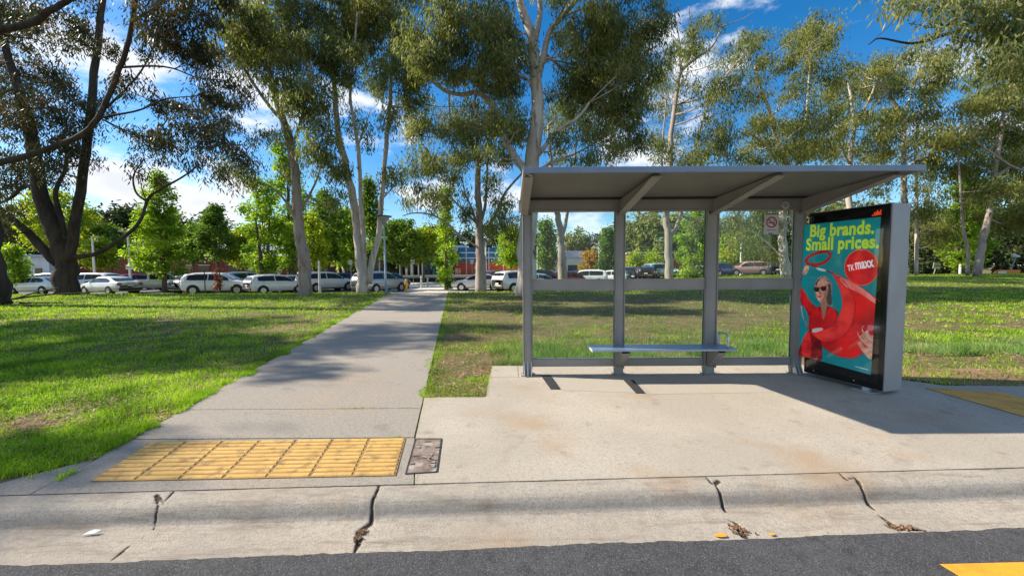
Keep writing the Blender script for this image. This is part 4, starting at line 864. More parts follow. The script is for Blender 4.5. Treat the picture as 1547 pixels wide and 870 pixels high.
# D
gum('three-stemmed pale gum left of the lamp post', 24, [
    ([(549, 438), (547, 410), (541, 360), (533, 300), (520, 241), (511, 205), (506, 140), (500, 60), (498, -30)], 7.5, 2),
    ([(552, 425), (550, 385), (548, 340), (545, 300), (541, 224), (534, 179), (529, 145), (534, 90), (540, 20)], 5.2, 1.5),
    ([(556, 428), (562, 396), (571, 360), (577, 300), (583, 224), (590, 138), (594, 60), (600, -20)], 6.5, 2), ([(541, 220), (552, 190), (560, 165)], 1.8, .8), ([(578, 300), (592, 285), (606, 272)], 1.8, .7), ([(530, 290), (515, 275), (500, 268)], 1.6, .7)],
    [(520, 50, 38, 42, 1.2), (560, 75, 36, 40, 1.2), (512, 105, 26, 36, 1.1), (550, 20, 44, 34, 1.2), (598, 40, 36, 42, 1.2), (600, 100, 30, 36, 1.1), (566, 120, 26, 26, 1), (548, 205, 14, 22, .8), (594, 168, 16, 26, .8), (628, 150, 28, 28, .9), (530, 160, 22, 20, .5), (560, -40, 80, 36), (618, -30, 50, 34), (535, 30, 30, 30, 1.2)], bark='barkpale', dens=1.05)
# E
gum('short-trunked gum beside the silver sedan with limbs fanning upward', 27, [
    ([(727, 434), (726, 400), (725, 365), (724, 335), (722, 300), (722, 250), (720, 200), (722, 160)], 7.5, 2),
    ([(725, 340), (733, 310), (735, 280), (737, 235), (735, 190)], 3.5, 1.2), ([(730, 350), (745, 332), (755, 310), (764, 290), (785, 266), (800, 250)], 3.6, 1.5), ([(720, 338), (705, 322), (690, 308), (678, 292)], 2.2, .9),
    ([(720, 372), (705, 362), (690, 352), (672, 335), (650, 324), (625, 322), (608, 326)], 2.4, .9), ([(719, 336), (712, 312), (704, 296), (698, 270)], 2.2, .9)],
    [(640, 200, 30, 24, 1.1), (680, 190, 34, 26, 1.1), (638, 245, 34, 26, 1.1), (602, 268, 26, 20, .9), (672, 255, 36, 26, 1.1), (700, 232, 30, 24, 1), (668, 290, 28, 18, 1), (740, 200, 28, 24, .9), (762, 235, 28, 26, .8), (700, 290, 20, 14, .6), (612, 300, 26, 14, .6), (650, 318, 22, 10, .5), (768, 318, 24, 20, .9), (775, 350, 20, 26, .9), (752, 340, 16, 18, .6), (704, 330, 16, 14, .5), (630, 170, 30, 20, 1), (718, 170, 40, 24, 1), (748, 280, 20, 16, .5)], dens=1.15)
# F: the large gum behind the shelter
gum('largest cream-trunked gum rising straight behind the bus shelter', 21, [
    ([(795, 445), (796, 410), (799, 350), (802, 290), (805, 240), (810, 190), (812, 150), (808, 100), (804, 60), (792, 25), (784, -10), (776, -80)], 13.5, 5),
    ([(806, 75), (812, 45), (816, 15), (814, -30), (812, -90)], 5.5, 4), ([(813, 118), (822, 80), (830, 50), (846, 28), (866, 5), (884, -20)], 6, 4),
    ([(797, 265), (780, 240), (764, 214), (752, 180), (742, 158), (722, 140), (700, 143), (678, 140), (662, 130), (645, 118), (622, 112)], 7.5, 2),
    ([(812, 236), (832, 210), (850, 192), (868, 182), (882, 168), (890, 155)], 4.2, 1.8), ([(818, 255), (840, 243), (866, 234), (900, 216)], 3, 1.2), ([(803, 130), (795, 118), (782, 112)], 2.5, 1.5), ([(846, 28), (880, 14), (925, 15)], 3, 1.4), ([(722, 140), (715, 160), (722, 175)], 2.2, 1)],
    [(640, 60, 46, 36, 1.2), (690, 40, 46, 36, 1.2), (728, 85, 42, 36, 1.2), (672, 100, 46, 26, 1.2), (745, 40, 36, 32, 1.2), (768, 120, 30, 34, 1.1), (760, 175, 30, 28, 1), (782, 200, 20, 22, .8), (725, 118, 34, 20, 1), (770, 75, 24, 34, 1.0), (890, 45, 38, 34, 1.1), (940, 55, 42, 38, 1.2), (885, 100, 42, 32, 1.2), (935, 115, 40, 34, 1.2), (975, 85, 32, 42, 1.1), (865, 140, 36, 26, 1.2), (908, 160, 42, 30, 1.2), (955, 165, 34, 28, 1.1), (845, 215, 26, 14, .5), (905, 205, 34, 22, 1), (955, 215, 30, 20, .9), (890, 238, 36, 14, .6), (985, 30, 30, 26, .9), (700, -40, 90, 40), (820, -60, 90, 40), (930, -40, 80, 36), (715, 200, 36, 24, .7), (740, 225, 28, 18, .6), (850, 60, 26, 20, .6), (618, 110, 30, 22, 1.1)], bark='barkpale', dens=1.15)
# behind the shelter
gum('slender gum trunk framed by the first shelter bay', 29, [
    ([(849, 424), (849, 400), (848, 372), (846, 345), (841, 318), (836, 280), (832, 240), (828, 190)], 6.5, 2), ([(848, 362), (855, 335), (860, 300), (866, 260), (872, 200)], 4, 1.5)],
    [(838, 180, 28, 20, .8), (872, 190, 28, 22, .8), (850, 235, 24, 14, .5), (860, 150, 30, 24, .9)], dens=.9, bark='bark')
gum('grey gum forking behind the second shelter bay', 30, [
    ([(1011, 424), (1011, 395), (1009, 361), (1007, 330), (1007, 290), (1012, 254), (1014, 205), (1022, 145), (1028, 110), (1052, 88), (1076, 70), (1092, 40)], 5.4, 1.2),
    ([(1010, 362), (1020, 348), (1028, 325), (1036, 290), (1040, 254), (1052, 215), (1064, 177), (1076, 148), (1090, 124), (1124, 82), (1152, 50)], 3.6, 1), ([(1006, 290), (1000, 250), (1002, 200), (1006, 150), (998, 90)], 2, .9), ([(1052, 88), (1046, 50), (1040, 10)], 1.6, .7), ([(1092, 40), (1120, 30), (1140, 18)], 1, .5), ([(1028, 110), (1026, 60), (1018, 20)], 1.6, .7)],
    [(1008, 105, 22, 30, 1), (1030, 70, 22, 22, .8), (1014, 160, 20, 30, .8), (1062, 60, 26, 20, .6), (1095, 110, 28, 26, .9), (1120, 70, 22, 14, .7), (1088, 160, 30, 26, 1.1), (1078, 205, 34, 24, 1.2), (1066, 240, 30, 18, 1.1), (1110, 130, 24, 24, .9), (1005, 215, 22, 26, .8), (1030, 235, 20, 20, .7), (1045, 130, 18, 18, .4), (1080, 20, 30, 14, .3), (1140, 60, 20, 12, .35), (1130, 95, 20, 16, .7), (985, 140, 20, 34, .9), (990, 225, 22, 24, .8), (1090, 232, 22, 18, 1), (1060, 330, 24, 24, .4)], dens=1.1, bark='bark')
gum('white-barked double-stemmed gum beside the no-smoking notice', 33, [
    ([(1187, 420), (1184, 390), (1182, 354), (1184, 318), (1190, 280), (1190, 252), (1178, 226), (1168, 190), (1160, 160), (1148, 132), (1140, 100)], 5.8, 1.4),
    ([(1198, 420), (1200, 390), (1200, 361), (1194, 323), (1196, 285), (1208, 230), (1218, 180), (1222, 120), (1228, 60)], 4.8, 1.2), ([(1182, 240), (1160, 222), (1138, 205), (1120, 200)], 2.2, 1), ([(1182, 390), (1165, 372), (1145, 355), (1125, 345)], 1.8, .7), ([(1178, 226), (1195, 205), (1212, 192)], 2, .9), ([(1188, 300), (1160, 285), (1142, 270)], 1.8, .8)],
    [(1228, 44, 30, 17, 1.1), (1208, 68, 32, 20, 1.1), (1246, 62, 18, 16, .8), (1188, 98, 24, 20, .9), (1222, 98, 22, 20, .9), (1152, 100, 22, 20, .6), (1200, 140, 28, 18, .8), (1150, 150, 22, 14, .5), (1160, 190, 34, 18, 1), (1205, 200, 36, 22, 1.1), (1235, 185, 26, 26, 1), (1140, 222, 30, 20, 1), (1185, 236, 40, 16, 1), (1222, 228, 30, 18, 1), (1120, 250, 26, 10, .8), (1130, 300, 36, 22, .9), (1110, 340, 30, 20, .9), (1150, 340, 30, 26, 1), (1166, 382, 22, 18, .9), (1216, 285, 26, 24, 1), (1100, 300, 28, 22, .8), (1170, 300, 26, 20, .9), (1120, 375, 22, 16, .7)], bark='barkpale', leaf='leafgumgold', dens=2.3)
gum('golden-topped gum standing behind the right end of the shelter roof', 38, [
    ([(1288, 418), (1286, 380), (1284, 330), (1282, 290), (1284, 244), (1290, 194), (1286, 150), (1280, 120)], 5, 1.3), ([(1290, 196), (1306, 165), (1318, 140), (1326, 116)], 2.4, 1), ([(1284, 250), (1268, 215), (1258, 185)], 2.2, .9), ([(1289, 190), (1312, 172), (1330, 150)], 1.6, .7)],
    [(1270, 112, 28, 16, 1.1), (1310, 104, 34, 14, 1.3), (1340, 118, 24, 16, 1), (1296, 135, 30, 16, 1), (1262, 148, 24, 22, 1), (1330, 145, 26, 16, .9), (1290, 170, 34, 18, .8), (1265, 192, 26, 22, 1), (1310, 212, 34, 20, 1), (1282, 232, 30, 18, 1), (1255, 225, 20, 20, .9), (1340, 190, 22, 20, .8), (1252, 270, 26, 20, .8), (1310, 280, 30, 20, .8), (1280, 330, 30, 26, .8)], bark='barkpale', leaf='leafgumgold', dens=2.6)
gum('tall airy gum with white upper branches behind the advertising panel', 36, [
    ([(1366, 420), (1366, 380), (1366, 330), (1366, 290), (1366, 254), (1365, 194), (1352, 158), (1336, 134), (1318, 118)], 4.6, 1.1), ([(1366, 200), (1372, 160), (1384, 120), (1392, 88)], 2.4, .9), ([(1384, 420), (1385, 330), (1384, 250), (1384, 205), (1398, 160), (1408, 120)], 3, 1), ([(1366, 215), (1348, 205), (1334, 195)], 1.5, .7), ([(1386, 215), (1405, 195), (1420, 172)], 1.6, .7)],
    [(1372, 82, 32, 14, .8), (1405, 75, 26, 14, .7), (1425, 100, 20, 16, .6), (1395, 108, 32, 18, .8), (1352, 112, 26, 14, .7), (1375, 140, 30, 16, .9), (1420, 135, 26, 18, .8), (1348, 172, 26, 18, .8), (1395, 172, 34, 18, .9), (1370, 205, 34, 18, .8), (1410, 215, 28, 22, .9), (1345, 235, 26, 18, .8), (1395, 250, 32, 20, .9), (1425, 262, 24, 20, .9), (1400, 300, 30, 22, .9), (1412, 345, 28, 26, .9)], bark='barkpale', leaf='leafgumgold', dens=2.3)
gum('spreading gum on the right lawn behind the yellow-green shrubby trees', 32, [
    ([(1476, 416), (1480, 385), (1488, 350), (1496, 310), (1500, 270), (1508, 230), (1515, 180), (1520, 140)], 4.5, 1.4), ([(1462, 416), (1462, 380), (1455, 345), (1452, 310), (1450, 270), (1446, 220)], 3, 1), ([(1500, 270), (1530, 250), (1560, 240), (1590, 236)], 3, 1.5), ([(1560, 262), (1530, 252), (1505, 236), (1480, 218), (1470, 205)], 2.4, 1)],
    [(1465, 165, 30, 18, .9), (1505, 150, 32, 22, 1), (1440, 200, 28, 22, .9), (1485, 205, 34, 22, 1), (1530, 190, 30, 26, 1), (1455, 240, 30, 22, 1), (1500, 250, 34, 22, 1), (1540, 245, 26, 26, 1), (1520, 290, 34, 24, 1), (1475, 290, 30, 20, .9), (1540, 330, 26, 26, 1), (1580, 200, 50, 60), (1590, 300, 46, 50), (1500, 335, 26, 18, .7), (1545, 140, 26, 26, .9)], leaf='leafgumgold', bark='bark', dens=2.3)
# K: near tree overhanging the top right corner (trunk out of frame to the right)
gum('near gum overhanging the top right corner with drooping leaf tips', 11, [
    ([(1780, 560), (1775, 420), (1760, 250), (1730, 100), (1700, 0), (1680, -100)], 24, 12), ([(1745, 160), (1660, 100), (1590, 62), (1547, 48), (1500, 44), (1465, 44), (1425, 54), (1398, 62), (1372, 66), (1330, 58), (1312, 68)], 7, .9),
    ([(1470, 30), (1440, 36), (1410, 42), (1388, 38), (1372, 36)], 2, .6), ([(1720, 80), (1620, 20), (1540, 0), (1460, -14), (1400, -20)], 7, 2), ([(1600, 66), (1560, 84), (1520, 100), (1490, 108)], 3, 1)],
    [(1400, 4, 50, 16, .9), (1460, 14, 46, 24, 1.0), (1515, 30, 40, 34, 1.1), (1545, 60, 26, 34, 1.1), (1500, 92, 26, 22, .8), (1540, 100, 28, 26, 1), (1484, 120, 14, 14, .6), (1600, 60, 60, 70), (1360, -4, 30, 12, .8), (1500, -50, 120, 30), (1650, 0, 80, 60)], leaf='leafgum', bark='barkdark', dens=.75, lk=.85, per=44)

# out of view to the left: gums along the verge whose shade falls on the road and kerb
def verge_gum(x, y, h, label, dens=.7, s=0):
    random.seed(s); t = np.array([x, y, 0.]); LB = [([t+[0, 0, -.1], t+[.2, .1, h*.3], t+[-.2, 0, h*.6], t+[.1, .2, h*.95]], [.34, .25, .16, .05])]; CL = []
    for k in range(9):
        a = k*2.4; hh = h*(.42+.06*k); r = 1.2+random.random()*2.6; c = t+[math.cos(a)*r, math.sin(a)*r*.7, hh+1]; LB.append(([t+[0, 0, hh-.8], t+[math.cos(a)*r*.5, math.sin(a)*r*.4, hh+.3], c], [.10, .03])); CL.append((c, (2.0, 1.7, 1.3), dens))
    limb_tree('gum_tree', label, 'tree', tuple(t), LB, CL, M['bark'], M['leafgum'], rho=1.2, per=40, leafk=1.3, group='gum trees along the road verge')
verge_gum(-26.5, 5.2, 16, 'gum tree on the road verge nearest the kerb, left of the view', .4, 1)
verge_gum(-29, 12.0, 19, 'tallest gum tree on the lawn left of the view', .6, 2)
verge_gum(-24, 9.0, 14, 'shorter gum tree on the lawn left of the view', .5, 3)

# ---- leafy deciduous trees
def broad_tree(label, u, d, vtop, hw, leaf='leafbright', bark='barkbrown', shape='cone', vb=None, stems=1, dens=1.0, group='leafy trees around the car park', name='leafy_tree', lk=1.0):
    k = d/F_PX; c0 = P(u, 400, d); z0 = tz(c0[0], d); top = P(u, vtop, d)[2]; H_ = top-z0; r = hw*k
    base = np.array([c0[0], d, z0]); zb = z0+H_*.14 if vb is None else P(u, vb, d)[2]
    LB = []
    for s in range(stems):
        a = s*2.1+u; lean = 0 if stems == 1 else .35*r
        LB.append(([base+[math.cos(a)*.12*(stems > 1), math.sin(a)*.12, -.1], base+[math.cos(a)*lean*.5, math.sin(a)*lean*.5, H_*.35], base+[math.cos(a)*lean, math.sin(a)*lean, H_*.75]], [max(.07, H_*.022), max(.05, H_*.014), .02]))
    CL = []; n = int(12+H_*r*.9); n = min(n, 34); hc = top-zb
    for i in range(n):
        t = (i+.5)/n; a = i*2.399+random.random()
        if shape == 'cone': w = (1-t)**.75*1.12 if t > .30 else .62+.9*t
        elif shape == 'column': w = .92 if .15 < t < .7 else .55
        else: w = math.sqrt(max(.05, 1-(2*t-.92)**2))*1.0
        w *= random.uniform(.72, 1.18)
        rr = r*w; cr = (rr*.36+.12*r)*random.uniform(.7, 1.25); off = max(0, rr-cr*.75)*random.uniform(.75, 1.12)
        c = np.array([base[0]+math.cos(a)*off, d+math.sin(a)*off, zb+hc*t-cr*.2]); CL.append((c, (cr, cr, cr*.85), 1.0))
        if random.random() < .6: LB.append(([base+[0, 0, max(.3, (zb-z0)+hc*t*.55)], (base+[0, 0, (zb-z0)+hc*t*.7]+c)/2, c], [.03, .012]))
    s = max(.8, d/26)
    return limb_tree(name, label, 'tree', tuple(base), LB, CL, M[bark], M[leaf], dens=.31*dens/s**2, leafk=.70*s*lk, spray=.30*s, per=34, rho=1.9, droop=.35, group=group, wide=2.7, trunkpart='trunk')
BT = [('conical bright green tree growing in front of the white pickup', 246, 31, 262, 44, 'leafbright', 'cone', 402),
      ('wide yellow-green tree partly hidden behind the dark gum', 95, 44, 290, 50, 'leafyellow', 'round', 375),
      ('small pale green sapling-like tree at the far left', 20, 30, 372, 20, 'leafbright', 'column', 425),
      ('mid green tree in front of the blue-grey roof', 328, 42, 312, 32, 'leafmid', 'cone', 385),
      ('bright green tree left of the slim grey gum', 400, 32, 268, 33, 'leafbright', 'column', 408),
      ('tall yellow-green tree rising just behind the slim grey gum', 440, 34, 215, 28, 'leafbright', 'column', 404),
      ('mid green tree between the slim gum and the white hatchback', 492, 40, 290, 32, 'leafmid', 'round', 388),
      ('dark leafy tree behind the three-stemmed gum', 560, 52, 272, 28, 'leafmid', 'cone', 388),
      ('mid green tree behind the lamp post', 606, 47, 335, 38, 'leafmid', 'round', 388),
      ('green ivy-clad tree standing between the concourse and silver sedan', 674, 33, 285, 15, 'leafbright', 'column', 430),
      ('broad yellow-green tree shading the colonnade', 640, 50, 348, 34, 'leafyellow', 'round', 384),
      ('dense bright tree above the parked white SUV by the shelter', 772, 38, 345, 26, 'leafbright', 'round', 398),
      ('green tree seen beside the first shelter post', 826, 45, 335, 16, 'leafmid', 'column', 403),
      ('small autumn-coloured tree in front of the white building', 893, 52, 383, 19, 'leafautumn', 'round', 410),
      ('green conical tree beside the white light pole in the first bay', 918, 46, 347, 18, 'leafmid', 'cone', 412),
      ('little lime tree in the second shelter bay', 958, 56, 388, 7, 'leafyellow', 'column', 408),
      ('low rounded yellow-green tree in the second shelter bay', 984, 55, 386, 20, 'leafyellow', 'round', 410),
      ('creeper-covered columnar tree behind the third shelter post', 1046, 38, 318, 26, 'leafbright', 'column', 424),
      ('bright yellow tree left of the tall white light pole', 1101, 52, 352, 26, 'leafyellow', 'round', 404),
      ('dark green tree right of the tall white light pole', 1144, 54, 335, 26, 'leafmid', 'round', 404),
      ('orange-leaved tree beside the red wall', 1062, 58, 386, 12, 'leafautumn', 'round', 410),
      ('dark leafy tree directly behind the advertising panel', 1402, 48, 318, 34, 'leafdark', 'round', 414),
      ('tall ivy-green columnar tree on the far right lawn edge', 1448, 42, 258, 22, 'leafbright', 'column', 408),
      ('second ivy-green tree leaning beside the columnar one', 1472, 43, 275, 18, 'leafbright', 'column', 404),
      ('dark rounded shrubby tree at the far right edge', 1530, 46, 345, 34, 'leafdark', 'round', 413),
      ('dark bushy tree between the panel and the ivy-green trees', 1422, 52, 352, 24, 'leafdark', 'round', 414),
      ('yellow-green tree filling the gap right of the slim grey gum', 474, 37, 325, 26, 'leafyellow', 'round', 400),
      ('leafy green tree between the slim gum and the three-stemmed gum', 522, 44, 318, 28, 'leafbright', 'round', 396),
      ('olive green tree beside the conical bright tree, above the brick wall', 292, 50, 345, 22, 'leafmid', 'round', 388),
      ('yellow-green low tree between two light poles at the left', 150, 42, 362, 24, 'leafyellow', 'round', 398),
      ('pale yellow-green tree above the silver SUV', 366, 44, 350, 22, 'leafyellow', 'round', 400),
      ('low green tree left of the brick wall', 168, 46, 345, 24, 'leafmid', 'round', 380)]
for i, (lb, u, d, vt, hw, lf, shp, vb) in enumerate(BT):
    random.seed(100+i); broad_tree(lb, u, d, vt, hw, lf, shape=shp, vb=vb, stems=2 if shp == 'column' and hw > 20 else 1)
random.seed(5)
x = P(327, 400, 26.5)[0]; z = tz(x, 26.5); t3 = np.array([x, 26.5, z])
limb_tree('sapling', 'thin russet sapling tied between two dark stakes', 'tree', tuple(t3), [([t3-[0, 0, .1], t3+[.02, 0, .7], t3+[.05, 0, 1.7]], [.025, .02, .01])], [(t3+[.05*(i % 3)-.06, .04, .55+.24*i], (.22-.02*i, .2, .14), .5) for i in range(6)], M['barkbrown'], M['leafred'], rho=3, per=9, leafk=.5, spray=.13, wide=2.2, droop=.3, twigs=False)

# ---- far treeline: prototypes copied as whole trees
def copy_tree(o, parent=None):
    c = o.copy(); COL.objects.link(c); c.parent = parent
    for ch in o.children: copy_tree(ch, c)
    return c
protos = []
for i in range(3):
    random.seed(40+i); h = 12; LB = [([np.array([0, 0, -.2]), np.array([.3, 0, 5.]), np.array([0, .2, 10.5])], [.35, .22, .08])]; CL = []
    for k in range(18):
        a = k*2.4; t = k/17; rr = (3.4+i*.5)*math.sqrt(max(.08, 1-(1.7*t-.75)**2)); c = np.array([math.cos(a)*rr*.8, math.sin(a)*rr*.8, 3.2+t*8.4]); CL.append((c, (1.6, 1.6, 1.3), 1.0))
    lb = 'dark evergreen tree in the far treeline behind the car park'
    o = limb_tree('far_tree', lb, 'tree', (0, 0, 0), LB, CL, M['barkbrown'], M['leafdark' if i != 1 else 'leafgumgold'], rho=.6, per=20, leafk=3.0, spray=.85, wide=2.0, droop=.4, group='trees of the far treeline', twigs=False)
    protos.append(o)
random.seed(77)
FT = [(-60, 320, 75), (-10, 335, 70), (35, 330, 82), (75, 345, 90), (118, 350, 76), (150, 325, 95), (185, 318, 90), (215, 322, 96), (262, 330, 98), (300, 332, 100), (345, 350, 95), (385, 345, 92), (430, 330, 80), (470, 330, 78), (515, 335, 82), (545, 330, 88),
      (590, 345, 90), (625, 350, 86), (660, 345, 92), (700, 350, 90), (745, 345, 88), (790, 345, 80), (820, 355, 95), (868, 352, 92), (890, 358, 96), (940, 345, 90), (968, 330, 84), (1000, 326, 80), (1030, 330, 84), (1060, 335, 90),
      (1090, 340, 82), (1125, 330, 80), (1165, 335, 78), (1205, 320, 76), (1245, 315, 74), (1280, 320, 72), (1320, 318, 76), (1355, 330, 72), (1395, 325, 74), (1440, 330, 76), (1480, 320, 72), (1515, 315, 74), (1550, 322, 70), (1600, 310, 72)]
for i, (u, vt, d) in enumerate(FT):
    k = 1 if 930 < u < 1040 or u in (868, 1245, 1320) else random.choice([0, 2]); p = protos[k]
    c = copy_tree(p); zone = [(110, 'at the far left behind the dark gum'), (290, 'above the red brick building'), (480, 'behind the blue-grey roof'), (700, 'behind the columned building'), (800, 'behind the short-trunked gum'), (935, 'behind the first shelter bay'), (1068, 'behind the second shelter bay'), (1210, 'behind the third shelter bay'), (1400, 'behind the advertising panel'), (9999, 'behind the right lawn')]; c['label'] = ('golden' if k == 1 else 'dark')+' evergreen of the far treeline '+next(w for e, w in zone if u < e)
    b = P(u, 400, d); c.location = (b[0], d, tz(b[0], d)-.2); s = (P(u, vt, d)[2]+.4)/11.6; w = max(s, .9)*random.uniform(.95, 1.2)
    c.scale = (w, w, s); c.rotation_euler = (0, 0, random.random()*6)
for p in protos:
    for ch in list(p.children): bpy.data.objects.remove(ch)
    bpy.data.objects.remove(p)

print('LEAVES', sum(NL), NL)
# ================================================================== CARS
M['tyre'] = mat('tyre_rubber', (.018, .018, .018), .85); M['rim'] = mat('alloy_rim', (.5, .5, .52), .3, .7); M['carglass'] = mat('car_glass', (.02, .025, .03), .06, vscale=2)
M['taillight'] = mat('tail_light', (.40, .012, .012), .2); M['headlight'] = mat('head_light', (.75, .77, .8), .1); M['trimblack'] = mat('black_trim', (.02, .02, .021), .6); M['plate'] = mat('number_plate', (.72, .70, .55), .5)
PAINT = {n: mat('car_paint_'+n, c, .28, me, coat=.8, vscale=1, var=.02) for n, c, me in (('white', (.78, .78, .77), 0), ('silver', (.50, .51, .53), .5), ('black', (.012, .012, .014), 0), ('red', (.36, .02, .02), 0), ('dark_red', (.16, .015, .02), .1), ('blue', (.03, .08, .30), .2), ('pale_blue', (.42, .62, .78), .2), ('charcoal', (.04, .045, .05), .3), ('navy', (.02, .03, .08), .2), ('pink', (.62, .34, .33), .2), ('green', (.03, .09, .07), .2))}
# stations: x, sill z, belt z, top z, half width at belt, half width at roof
KIND = {
 'sedan': dict(L=4.6, st=[(-2.3, .42, .70, .74, .70, .66), (-2.22, .30, .92, 1.00, .84, .76), (-1.75, .26, .96, 1.06, .88, .74), (-1.0, .22, .95, 1.40, .89, .60), (-.3, .22, .94, 1.45, .90, .60), (.35, .22, .92, 1.40, .90, .60), (1.1, .22, .90, .99, .89, .72), (1.75, .24, .82, .88, .86, .70), (2.2, .30, .66, .70, .78, .62), (2.3, .40, .56, .58, .66, .56)], ws=(1.08, .42), rw=(-1.72, -1.05), wx=(1.38, -1.35), r=.32, side=(-1.35, .85)),
 'hatch': dict(L=4.1, st=[(-2.02, .42, .85, .90, .72, .66), (-1.96, .30, .98, 1.10, .84, .70), (-1.75, .26, 1.0, 1.40, .87, .62), (-1.2, .22, .98, 1.50, .88, .60), (-.3, .22, .96, 1.53, .88, .60), (.4, .22, .94, 1.46, .88, .60), (1.05, .22, .92, 1.02, .87, .72), (1.6, .24, .86, .92, .84, .70), (2.0, .32, .68, .72, .76, .62), (2.08, .42, .58, .60, .66, .56)], ws=(1.02, .46), rw=(-1.95, -1.72), wx=(1.3, -1.25), r=.32, side=(-1.55, .80)),
 'suv': dict(L=4.6, st=[(-2.28, .50, .95, 1.0, .76, .70), (-2.22, .38, 1.08, 1.25, .88, .74), (-2.02, .32, 1.08, 1.58, .92, .66), (-1.4, .28, 1.06, 1.68, .93, .66), (-.3, .28, 1.05, 1.70, .93, .66), (.45, .28, 1.03, 1.62, .93, .65), (1.15, .28, 1.02, 1.12, .92, .76), (1.8, .30, .96, 1.03, .90, .74), (2.2, .38, .78, .82, .82, .68), (2.3, .48, .66, .68, .72, .60)], ws=(1.12, .50), rw=(-2.2, -1.99), wx=(1.45, -1.4), r=.36, side=(-1.8, .88)),
 'ute': dict(L=5.3, st=[(-2.65, .50, .98, 1.0, .84, .80), (-2.62, .42, 1.06, 1.08, .90, .84), (-.75, .34, 1.06, 1.08, .93, .84), (-.70, .34, 1.06, 1.70, .93, .68), (.0, .34, 1.05, 1.76, .93, .66), (.55, .34, 1.04, 1.70, .93, .66), (1.2, .34, 1.03, 1.14, .92, .78), (2.1, .36, 1.0, 1.06, .90, .76), (2.55, .42, .82, .86, .84, .7), (2.65, .5, .7, .72, .76, .64)], ws=(1.18, .60), rw=(-.76, -.71), wx=(1.7, -1.6), r=.38, side=(-.6, .95)),
 'van': dict(L=4.9, st=[(-2.45, .42, 1.0, 1.1, .82, .78), (-2.42, .34, 1.12, 1.85, .90, .78), (-2.2, .28, 1.12, 1.95, .93, .78), (-.5, .28, 1.12, 1.97, .94, .78), (.8, .28, 1.10, 1.93, .94, .77), (1.3, .28, 1.08, 1.70, .93, .75), (1.85, .28, 1.05, 1.20, .92, .78), (2.2, .30, .98, 1.04, .90, .76), (2.42, .4, .76, .8, .84, .7), (2.45, .5, .6, .62, .76, .64)], ws=(1.82, 1.26), rw=(-2.44, -2.40), wx=(1.6, -1.5), r=.34, side=(-2.1, 1.35)),
}
